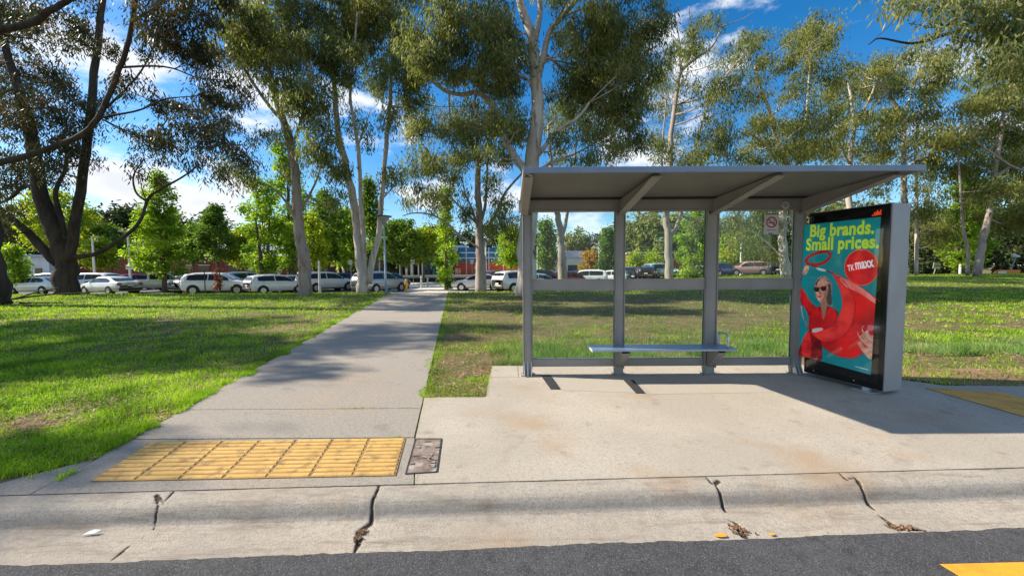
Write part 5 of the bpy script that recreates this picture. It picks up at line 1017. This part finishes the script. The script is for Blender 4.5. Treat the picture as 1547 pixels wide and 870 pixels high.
def make_car(kind):
    K = KIND[kind]; st = K['st']; t = thing('parked_car', 'car', 'car')
    xsx = [s[0] for s in st]; xs_ = sorted(set(list(np.linspace(xsx[0], xsx[-1], 26))+xsx)); g_ = lambda x, i: float(np.interp(x, xsx, [s[i] for s in st]))
    def ring_(x):
        zb, ze, zt, wb, wt = [g_(x, i) for i in range(1, 6)]; a = zt-ze
        return [(0, zb), (wb*.80, zb), (wb*.95, zb+.10), (wb*.99, (zb+ze)/2), (wb*.985, ze-.04), (wb*.95, ze+.01), ((wb+wt)/2*.96, ze+a*.5), (wt*1.04, zt-a*.12-.01), (wt*.86, zt-.005), (0, zt+.012)]
    mb = MB(); n = 18
    for x in xs_:
        r = ring_(x); full = [(x, y, z) for y, z in r]+[(x, -y, z) for y, z in r[-2:0:-1]]; mb.v += full
    for i in range(len(xs_)-1):
        for j in range(n): mb.f.append((i*n+j, i*n+(j+1) % n, (i+1)*n+(j+1) % n, (i+1)*n+j)); mb.mi.append(0)
    mb.f.append(tuple(range(n))); mb.f.append(tuple((len(xs_)-1)*n+j for j in range(n))[::-1]); mb.mi += [0, 0]
    body = mb.build('body', PAINT['white'], t, smooth=True, local=True)
    for s in (1, -1):   # side windows in two panes following the flank
        a, b = K['side']; mid = (a+b)/2
        for (x0, x1) in ((a, mid-.04), (mid+.04, b)):
            up_, lo = [], []
            for x in np.linspace(x0, x1, 6):
                r = ring_(x); y1, z1_ = r[5]; y2, z2_ = r[7]; f = .10; g2 = .90
                lo.append((x, s*(y1+(y2-y1)*f+.018), z1_+(z2_-z1_)*f)); up_.append((x, s*(y1+(y2-y1)*g2+.022), z1_+(z2_-z1_)*g2))
            k = len(lo); mb = MB(); mb.add(lo+up_, [(i, i+1, k+i+1, k+i) for i in range(k-1)]); mb.build('side_window', M['carglass'], t, local=True)
    for nm, (xa, xb) in (('windscreen', K['ws']), ('rear_window', K['rw'])):
        sg_ = 1 if nm == 'windscreen' else -1; ra, rb = ring_(xa), ring_(xb); z0, y0 = ra[9][1], ra[8][0]; z1_, y1 = rb[9][1], rb[8][0]; vs = []
        z0 += .02; z1_ -= .05
        for f in (0, 1):
            for yy in (-1, -.5, 0, .5, 1): vs.append((xa+(xb-xa)*f+sg_*(.045-.02*abs(yy)), yy*(y0 if f == 0 else y1)*1.02, (z0 if f == 0 else z1_)+.012))
        mb = MB(); mb.add(vs, [(i, i+1, 5+i+1, 5+i) for i in range(4)]); mb.build(nm, M['carglass'], t, local=True)
    xr_, xf = xs_[0], xs_[-1]
    for s in (1, -1):
        mb = MB(); mb.box((xr_+.07, s*.66, g_(xr_+.1, 2)-.10), (.10, .26, .17)); mb.build('tail_light', M['taillight'], t, local=True, bevel=.02)
        mb = MB(); mb.box((xf-.10, s*.60, g_(xf-.2, 2)-.10), (.16, .26, .12)); mb.build('headlight', M['headlight'], t, local=True, bevel=.02)
        mb = MB(); mb.box((K['ws'][0]-.22, s*(g_(0, 4)+.09), g_(0, 2)+.07), (.12, .16, .11)); mb.build('mirror', M['trimblack'], t, local=True, bevel=.02)
        for wx in K['wx']:
            w = g_(wx, 4); r0 = K['r']
            mb = MB(); mb.tube([(wx, s*(w-.15), r0+.02), (wx, s*(w*.992+.004), r0+.02)], r0+.06, 20); ar = mb.build('wheel_arch', M['trimblack'], t, local=True)
            mb = MB(); mb.tube([(wx, s*(w-.20), r0), (wx, s*(w+.012), r0)], r0, 20); wh = mb.build('wheel', M['tyre'], t, local=True)
            mb = MB(); mb.tube([(wx, s*(w-.05), r0), (wx, s*(w+.020), r0)], [r0*.66, r0*.60], 14); mb.build('rim', M['rim'], wh, local=True)
    mb = MB(); mb.box((xr_-.002, 0, .45), (.10, 1.45, .16)); mb.build('rear_bumper', M['trimblack'], t, local=True, bevel=.02)
    mb = MB(); mb.box((xf+.0, 0, .46), (.10, 1.2, .20)); mb.build('front_grille', M['trimblack'], t, local=True, bevel=.02)
    mb = MB(); mb.box((xr_-.02 if kind != 'sedan' else xr_-.01, 0, .72), (.03, .37, .11)); mb.build('number_plate', M['plate'], t, local=True)
    if kind == 'ute':
        mb = MB(); mb.bx((-2.5, -.76, 1.085), (-.80, .76, 1.10)); mb.build('tub_cover', M['trimblack'], t, local=True)
    return t
CARP = {k: make_car(k) for k in KIND}; MESHCACHE = {}
def car(kind, paint, u, d, head, label, dz=0.0, x=None):
    c = copy_tree(CARP[kind]); b = P(u, 400, d); z = tz(b[0], d)+.01+dz; c.location = (b[0], d, z); c.rotation_euler = (0, 0, R(head)); tag(c, label, {'ute': 'pickup', 'van': 'van', 'suv': 'SUV'}.get(kind, 'car'), 'cars parked in the car park')
    c.name = {'ute': 'pickup', 'van': 'parked_van'}.get(kind, 'parked_car')
    if paint != 'white':
        for ch in c.children:
            if ch.name.startswith('body'):
                kk = (kind, paint)
                if kk not in MESHCACHE: MESHCACHE[kk] = ch.data.copy(); MESHCACHE[kk].materials[0] = PAINT[paint]
                ch.data = MESHCACHE[kk]
    return c
for a in [('sedan', 'white', 60, 30.5, 175, 'white sedan at the far left beyond the pale green sapling'),
          ('suv', 'white', 72, 35, 190, 'white four-wheel drive farthest left, just left of the dark gum trunk'),
          ('sedan', 'white', 165, 29.5, 165, 'white sedan right of the dark gum trunk'), ('suv', 'white', 132, 34, 185, 'white station wagon half hidden by the dark gum trunk'),
          ('hatch', 'red', 205, 36.5, 70, 'red hatchback between the white sedan and the white pickup'), ('ute', 'white', 240, 32.5, 42, 'white pickup behind the conical green tree'),
          ('suv', 'dark_red', 279, 35.5, 60, 'dark red SUV right of the white pickup'), ('hatch', 'white', 303, 31, 72, 'white hatchback seen from behind near the russet sapling'), ('suv', 'white', 332, 28.9, 14, 'white SUV seen side-on right of the russet sapling'),
          ('suv', 'silver', 374, 34.5, 62, 'silver SUV between two white cars'), ('hatch', 'white', 416, 29.3, 55, 'white hatchback left of the slim grey gum'), ('sedan', 'white', 446, 32, 60, 'white car mostly hidden behind the slim grey gum'),
          ('suv', 'white', 493, 32, 56, 'white SUV between the slim gum and the three-stemmed gum'), ('suv', 'silver', 478, 37, 62, 'silver wagon behind the white SUV, right of the slim gum'), ('hatch', 'dark_red', 522, 38, 60, 'dark red car in shade left of the three-stemmed gum'),
          ('suv', 'silver', 574, 30, 66, 'silver four-wheel drive between the three-stemmed gum and the lamp post'), ('hatch', 'charcoal', 590, 35, 68, 'charcoal car just right of the lamp post'),
          ('sedan', 'silver', 724, 31.5, 176, 'silver sedan behind the short-trunked gum'), ('suv', 'dark_red', 752, 33.2, 62, 'maroon SUV between the silver sedan and the white SUV'), ('suv', 'white', 786, 29.6, 38, 'white SUV beside the left end of the shelter'),
          ('suv', 'black', 822, 38, 25, 'black SUV behind the first bay of the shelter'), ('sedan', 'pale_blue', 815, 31.5, 8, 'pale blue sedan low in the first shelter bay'), ('hatch', 'red', 838, 41, 60, 'red hatchback left of the slender trunk in the first bay'), ('hatch', 'red', 862, 38, 20, 'red car right of the slender trunk in the first bay'),
          ('hatch', 'navy', 868, 46, 110, 'navy car behind the red one in the first bay'), ('suv', 'white', 884, 38.5, 165, 'white SUV in the middle of the first bay'), ('hatch', 'white', 921, 40, 150, 'white hatchback next to the second shelter post'),
          ('suv', 'charcoal', 950, 43, 70, 'charcoal SUV at the left of the second bay'), ('hatch', 'navy', 966, 48, 120, 'navy hatchback in the second bay'), ('hatch', 'black', 981, 42, 60, 'black hatchback with a red tail light in the second bay'), ('suv', 'pale_blue', 999, 43.5, 20, 'pale blue SUV left of the forked trunk'),
          ('suv', 'silver', 1057, 43, 75, 'silver SUV left of the third shelter post'), ('hatch', 'blue', 1090, 44, 20, 'bright blue hatchback in the third bay'), ('hatch', 'charcoal', 1104, 52, 90, 'charcoal car behind the blue hatchback'), ('suv', 'pink', 1128, 44, 170, 'pinkish wagon below the tall white light pole'),
          ('sedan', 'green', 1152, 46.5, 15, 'dark green sedan right of the pinkish wagon'), ('suv', 'navy', 1172, 44, 60, 'navy SUV left of the double-stemmed gum'), ('suv', 'white', 1383, 58, 10, 'white car glimpsed behind the right edge of the panel')]:
    random.seed(hash(a[5]) % 1000 if False else len(a[5])); rightlot = a[2] > 940
    car(*a)
for o in CARP.values():
    for ch in list(o.children):
        for g2_ in list(ch.children): bpy.data.objects.remove(g2_)
        bpy.data.objects.remove(ch)
    bpy.data.objects.remove(o)

# ================================================================== BUILDINGS
def W_(u, d): return P(u, 400, d)[0]
def Zt(u, v, d): return P(u, v, d)[2]
def G0(d): return tz(0, d)
def prism_box(nm, u0, u1, d, depth, z0, z1, m, par, dy=0):
    mb = MB(); mb.bx((W_(u0, d), d+dy, z0), (W_(u1, d), d+dy+depth, z1)); return mb.build(nm, m, par)
d = 62
b1 = thing('brick_building', 'long low red brick building with a blue-grey roof behind the left car park', 'building', (W_(240, d), d+4, -.4))
prism_box('brick_wall', 112, 470, d, 9, -.5, Zt(200, 379, d), M['brick'], b1)
prism_box('parapet', 111, 286, d-.15, 9.3, Zt(200, 379, d)+.002, Zt(200, 376, d), M['terracotta'], b1)
mb = MB(); x0, x1 = W_(284, d), W_(472, d); za, zb_ = Zt(300, 388, d), Zt(300, 366, d)
mb.prism([(x0, d-1.2, za+.03), (x0, d+5, zb_), (x0, d+11, za+.03)], (x1-x0, 0, 0)); mb.build('pitched_roof', M['roofblue'], b1)
for u in (205, 300, 345, 395, 440):
    w = prism_box('window', u, u+16, d-.06, .1, .3, 2.3, M['darkglass'], b1); prism_box('window_frame', u-1, u+17, d-.11, .04, 2.302, 2.42, M['white'], w)
prism_box('roller_door', 206, 236, d-.12, .05, -.3, 2.0, M['greypanel'], b1) if False else None
b0 = thing('white_building', 'pale building glimpsed at the far left behind the trees', 'building', (W_(40, 58), 60, -.4)); prism_box('wall', -30, 74, 58, 8, -.5, Zt(40, 388, 58), M['offwhite'], b0); prism_box('roof', -32, 76, 57.6, 9, Zt(40, 388, 58)+.002, Zt(40, 385, 58), M['roofblue'], b0)
for u in (28, 52): prism_box('window', u, u+10, 57.9, .06, .4, 2.0, M['darkglass'], b0)
d = 60
b2 = thing('school_building', 'low teal and dark glazed building with white columns at the end of the path', 'building', (W_(640, d), d+4, -.4))
prism_box('glazed_wall', 520, 662, d, 8, -.4, Zt(600, 383, d), M['darkglass'], b2); prism_box('teal_wall', 640, 684, d-1.4, 2, -.4, Zt(650, 386, d-1.4), M['teal'], b2)
prism_box('terracotta_wall', 684, 795, d-1, 7, -.4, Zt(700, 396.5, d-1), M['terracotta'], b2)
prism_box('blue_glazing', 692, 793, d-.8, 6.6, Zt(700, 396.5, d-1)+.003, Zt(700, 374, d-1), M['blueglass'], b2)
for v in (381, 389): prism_box('spandrel', 692, 793, d-.86, .05, Zt(700, v+1.6, d-1), Zt(700, v, d-1), M['white'], b2)
for u in (690, 704, 738, 760, 792): prism_box('mullion', u, u+1.2, d-1.1, .09, -.2, Zt(700, 374, d-1), M['white'], b2)
prism_box('canopy_roof', 505, 690, d-5, 6, Zt(600, 383, d-4)+.003, Zt(600, 380, d-4), M['darksoffit'], b2); prism_box('fascia', 505, 690, d-5.06, .05, Zt(600, 383.4, d-4), Zt(600, 379.4, d-4), M['roofblue'], b2)
prism_box('upper_roof', 560, 700, d+1, 6, Zt(600, 379.3, d-4)+.004, Zt(600, 371, d+1), M['offwhite'], b2)
for u in (518, 545, 572, 603, 612, 620, 631, 637): prism_box('column', u, u+(3.0 if u in (612, 620) else 1.6), d-4.9, .25, -.3, Zt(600, 383, d-4), M['white'], b2)
# raised terrace with pale coping
d = 53
te = thing('terrace_wall', 'low dark terrace wall with a pale coping in front of the columned building', 'wall', (W_(680, d), d, -.35)); prism_box('wall_face', 594, 800, d, 5.6, -.5, .22, M['darksoffit'], te); prism_box('coping', 593, 801, d-.1, 5.8, .222, .55, M['farconc'], te)
tx, tzz = te.location.x, .55
b3 = thing('clinic_building', 'white and lilac flat-roofed building seen through the first bay of the shelter', 'building', (W_(870, 78), 80, -.3))
prism_box('lower_wall', 822, 915, 78, 9, -.5, Zt(870, 389, 78), M['offwhite'], b3); prism_box('upper_wall', 855, 905, 80, 7, Zt(870, 389, 78)+.003, Zt(870, 379, 80), M['lilac'], b3); prism_box('upper_wall', 838, 854.6, 80, 7, Zt(870, 389, 78)+.003, Zt(870, 380, 80), M['offwhite'], b3)
prism_box('window_band', 858, 873, 77.9, .08, .5, 2.1, M['darkglass'], b3); prism_box('roof_edge', 821, 916, 77.8, .15, Zt(870, 389.3, 78), Zt(870, 388.4, 78), M['lilac'], b3)
b4 = thing('brown_building', 'brown-walled building with a red corner beside the forked trunk', 'building', (W_(1000, 74), 77, -.3)); prism_box('wall', 952, 993, 74, 6, -.5, Zt(980, 383, 74), M['brick'], b4); prism_box('red_corner', 993.3, 1003, 73.6, 6.4, -.5, Zt(980, 386, 74), M['terracotta'], b4); prism_box('white_panel', 1003.3, 1075, 73.8, 6, -.5, Zt(980, 383, 74), M['brick'], b4); prism_box('roof_edge', 951, 1076, 73.4, 7, Zt(980, 383, 74)+.003, Zt(980, 381.5, 74), M['offwhite'], b4)

# ================================================================== POLES, SIGNS, BOLLARDS
d = 22.5; b = G(584, 446); b = np.array([P(584, 446, d)[0], d, tz(-7.6, d)])
lp = thing('lamp_post', 'white post-top lamp with an inverted cone head beside the path', 'street lamp', tuple(b)); hz = P(582, 338, d)[2]
mb = MB(); mb.tube([b, b+[-.03, 0, .9], (b[0]-.06, b[1], hz)], [.085, .07, .05], 12); mb.build('pole', M['roofblue'], lp, smooth=True)
mb = MB(); mb.lathe((b[0]-.06, b[1], hz-.02), [(.05, 0), (.10, .02), (.36, .40), (.37, .43)], 20); mb.build('lamp_shade', M['glass'] if False else M['greypanel'], lp)
mb = MB(); mb.lathe((b[0]-.06, b[1], hz+.412), [(.46, 0), (.46, .045), (.1, .07)], 20); mb.build('lamp_cap', M['trimblack'], lp)
def light_pole(u, d, vt, label, arms=1, side=-1):
    x = W_(u, d); z0 = tz(x, d); zt_ = P(u, vt, d)[2]; t = thing('car_park_light', label, 'light pole', (x, d, z0), 0, 'white light poles around the car park')
    mb = MB(); mb.tube([(x, d, z0-.1), (x, d, zt_)], [.11, .07], 10); mb.build('pole', M['white'], t)
    for k in range(arms):
        s = side if k == 0 else -side; mb = MB(); mb.box((x+s*.35, d, zt_-.02), (.75, .28, .12)); mb.build('lamp_head', M['greypanel'], t, bevel=.02)
light_pole(142, 36, 358, 'white light pole just right of the dark gum trunk', 1, 1); light_pole(196, 33, 349, 'white light pole carrying a small square sign, left of the white pickup', 1, -1)
light_pole(812, 48, 372, 'white light pole beside the first shelter post', 1, 1)
light_pole(905, 50, 358, 'white light pole in the first bay of the shelter', 2); light_pole(1119, 47, 360, 'tall white light pole in the third bay of the shelter', 1); light_pole(482, 29.5, 394, 'short white pole in front of the white SUV by the slim gum', 0)
light_pole(1151, 50, 388, 'short white pole in front of the dark green tree', 0); light_pole(421, 36, 398, 'slim white pole behind the white hatchback', 0); light_pole(734, 40, 365, 'white pole mostly hidden by the short-trunked gum', 1)
def sign(u, d, v0, v1, wpx, label, m='offwhite', post='greypanel', lean=0.0):
    x = W_(u, d); z0 = tz(x, d); za, zb2 = P(u, v1, d)[2], P(u, v0, d)[2]; w = wpx*d/F_PX; t = thing('sign', label, 'sign', (x, d, z0), 0, 'small signs around the car park')
    mb = MB(); mb.tube([(x, d, z0-.1), (x+lean, d, zb2)], .035, 8); mb.build('sign_post', M[post], t)
    mb = MB(); mb.box((x+lean*.8, d-.06, (za+zb2)/2), (w, .03, zb2-za), rot=Matrix.Rotation(lean*.4, 3, 'Y')); p = mb.build('sign_plate', M[m], t, bevel=.01)
    mb = MB(); mb.box((x+lean*.8, d-.079, (za+zb2)/2), (w*.7, .006, (zb2-za)*.12)); mb.build('lettering', M['trimblack'], p)
sign(197, 32.6, 400, 407, 12, 'white square sign fixed low on the light pole left of the pickup'); sign(286, 33, 400, 406, 9, 'small white sign above the dark red SUV'); sign(379, 40, 404, 409, 7, 'small white sign behind the silver SUV')
sign(530, 31, 393, 400, 5.5, 'narrow white sign right of the white SUV by the slim gum'); sign(624, 46, 392, 399, 5, 'white sign on a thin post in front of the columns'); sign(713, 48, 393, 398.5, 4.5, 'small sign in front of the terracotta wall')
sign(1411, 44, 397, 406, 11, 'white board sign leaning on the right lawn', lean=.35)
def bollard(u, d, v0, v1, label, m='white', r=.09, grp='bollards at the end of the path'):
    x = W_(u, d); z0 = tz(x, d); h = P(u, v0, d)[2]-z0; t = thing('bollard', label, 'bollard', (x, d, z0), 0, grp); mb = MB(); mb.lathe((x, d, z0-.05), [(r, 0), (r, h*.92), (r*.8, h), (r*.3, h+.03)], 12); mb.build('bollard_post', M[m], t, smooth=False)
    mb = MB(); mb.lathe((x, d, z0+h*.72), [(r+.006, 0), (r+.006, h*.08)], 12); mb.build('band', M['greypanel'], t)
bollard(613, 30, 421, 436, 'yellow bollard left of the white bollards', 'paint', .11); bollard(636, 36, 417, 433, 'white bollard nearest the middle of the path end', 'offwhite'); bollard(645.5, 39, 419, 431, 'white bollard right of the middle one', 'offwhite'); bollard(604, 42, 412, 430, 'thin white bollard beside the yellow one', 'offwhite', .06)
bollard(1451, 41, 399, 415, 'white marker post with an orange top on the right lawn', 'offwhite', .11, 'marker posts'); bollard(1459, 42, 399, 415, 'thin grey marker post on the right lawn', 'greypanel', .05, 'marker posts')
x = W_(1526, 42); z0 = tz(x, 42); lo = thing('park_lamp', 'leaning park lamp with a domed white head at the far right', 'street lamp', (x, 42, z0)); zt_ = P(1534, 388, 42)[2]
mb = MB(); mb.tube([(x, 42, z0-.1), (x+.55, 42, zt_)], .05, 8); mb.build('pole', M['roofblue'], lo); mb = MB(); mb.lathe((x+.55, 42, zt_-.02), [(.34, 0), (.30, .12), (.16, .24), (.04, .28)], 14); mb.build('lamp_dome', M['offwhite'], lo)
x = W_(1520, 41); z0 = tz(x, 41); ob = thing('orange_barrier', 'low orange barrier with a white block on the right lawn', 'barrier', (x, 41, z0))
mb = MB(); mb.bx((x-1.1, 40.9, z0+.04), (x+1.5, 41.1, z0+.42)); mb.build('mesh_panel', mat('orange_plastic', (.75, .25, .03), .6), ob); mb = MB(); mb.bx((x-1.0, 40.7, z0), (x-.3, 40.88, z0+.3)); mb.build('white_block', M['offwhite'], ob)
for u, lb in ((308, 'dark stake left of the russet sapling'), (331, 'dark stake right of the russet sapling')):
    x = W_(u, 26.2); z0 = tz(x, 26.2); mb = MB(); mb.tube([(x, 26.2, z0-.1), (x+.01, 26.2, z0+1.75)], [.035, .03], 6); tag(mb.build('stake', M['barkdark']), lb, 'stake', 'dark stakes around the sapling')
# fallen branches by the dark gum
for k, pts in enumerate([[(6, 454), (30, 449), (60, 440), (95, 434)], [(18, 452), (55, 447), (90, 444), (140, 441), (180, 436)], [(30, 456), (70, 460), (95, 459)]]):
    w = [];
    for (u, v) in pts:
        q = P(u, v, 18.5 if k < 2 else 17.5); q[2] = max(q[2], .03) if k < 2 else .05; w.append(q)
    mb = MB(); mb.tube(smooth_path(w, 3), [.05-.003*i for i in range(len(smooth_path(w, 3)))] if len(smooth_path(w, 3)) < 14 else .035, 6)
    tag(mb.build('fallen_branch', M['barkdark'], smooth=True), ['long bare fallen branch rising toward the dark gum', 'low fallen branch stretching past the dark gum base', 'short pale fallen stick on the grass left of the dark gum'][k], 'fallen branch', 'fallen branches under the dark gum')

# ================================================================== PEOPLE on the terrace (each about 10 px tall)
SKIN = mat('skin', (.50, .30, .22), .6); HAIR = mat('brown_hair', (.05, .03, .02), .7)
def skin_obj(name, pts, edges, rad, m, parent):
    me = bpy.data.meshes.new(name); me.from_pydata(pts, edges, []); o = link(bpy.data.objects.new(name, me), parent); me.materials.append(m)
    md = o.modifiers.new('skin', 'SKIN'); md.use_smooth_shade = True
    for i, r in enumerate(rad): me.skin_vertices[0].data[i].radius = (r, r)
    me.skin_vertices[0].data[0].use_root = True
    sb = o.modifiers.new('sub', 'SUBSURF'); sb.levels = 1; sb.render_levels = 1; return o
def person(u, d, label, shirt, legs, h=1.68, rz=0, step=.12, skirt=False):
    x = W_(u, d); t = thing('person', label, 'person', (x, d, .552), R(rz), 'people walking on the terrace'); s = h/1.7
    J = [(0, 0, .95), (0, 0, 1.15), (0, .0, 1.38), (0, 0, 1.50), (0, .01, 1.60), (0, .01, 1.68),
         (.09, 0, .90), (.10, -step, .50), (.10, -step*.6, .08), (.10, -step*.6-.15, .04), (-.09, 0, .90), (-.10, step*.7, .50), (-.10, step*1.5, .10), (-.10, step*1.5-.14, .05),
         (.17, 0, 1.38), (.22, .03, 1.12), (.23, -.08, .88), (-.17, 0, 1.38), (-.22, -.02, 1.12), (-.23, -.12, .90)]
    E_ = [(0, 1), (1, 2), (2, 3), (3, 4), (4, 5), (0, 6), (6, 7), (7, 8), (8, 9), (0, 10), (10, 11), (11, 12), (12, 13), (2, 14), (14, 15), (15, 16), (2, 17), (17, 18), (18, 19)]
    Rr = [.14, .12, .14, .055, .085, .07, .09, .06, .04, .035, .09, .06, .04, .035, .05, .04, .03, .05, .04, .03]
    for b_, sx in ((16, 1), (19, -1)):
        for k in range(5):
            J.append((J[b_][0]+(.005 if k else -.03)*sx, J[b_][1]-.03+.018*k-.01, J[b_][2]-(.10 if k not in (0, 4) else .075))); E_.append((b_, len(J)-1)); Rr.append(.009)
    body = skin_obj('body', [tuple(c*s for c in p) for p in J], E_, [r*s for r in Rr], SKIN, t)
    mk = lambda idx, ed, k, m, nm: skin_obj(nm, [tuple(c*s for c in J[i]) for i in idx], ed, [Rr[i]*s*k+.008 for i in idx], m, t)
    mk([1, 0, 2, 14, 15, 17, 18], [(0, 1), (0, 2), (2, 3), (3, 4), (2, 5), (5, 6)], 1.12, mat('shirt', shirt, .8), 'shirt')
    mk([0, 6, 7, 10, 11]+([8, 12] if not skirt else []), [(0, 1), (1, 2), (0, 3), (3, 4)]+([(2, 5), (4, 6)] if not skirt else []), 1.15, mat('trousers', legs, .8), 'trousers' if not skirt else 'shorts')
    mb = MB(); mb.lathe((0, .02*s, 1.60*s), [(.093*s, 0), (.095*s, .05*s), (.075*s, .11*s), (.02*s, .13*s)], 12); mb.build('hair', HAIR, t, smooth=True, local=True)
    mb = MB(); mb.prism([(-.012*s, -.085*s, 1.59*s), (.012*s, -.085*s, 1.59*s), (0, -.085*s, 1.63*s)], (0, -.022*s, -.004)); mb.build('nose', SKIN, t, local=True)
for a in [(690, 55, 'adult in a black top and pale shorts before the terracotta wall', (.015, .015, .018), (.6, .5, .45), 1.7, 70), (694.5, 54.6, 'child in pink beside the adult in black', (.7, .2, .22), (.7, .25, .25), 1.15, 60), (651, 56, 'person in a dark skirt and pink top left of the ivy-green tree', (.5, .2, .22), (.03, .03, .04), 1.65, -60), (662, 55.5, 'person in white walking just left of the ivy-green tree', (.7, .7, .68), (.5, .45, .4), 1.65, 80), (644, 57, 'person in violet by the teal wall', (.35, .22, .4), (.15, .1, .2), 1.6, -80), (717, 55.5, 'person in white beside the short-trunked gum', (.7, .68, .66), (.3, .2, .2), 1.5, 90)]:
    person(a[0], a[1], a[2], a[3], a[4], a[5], a[6])
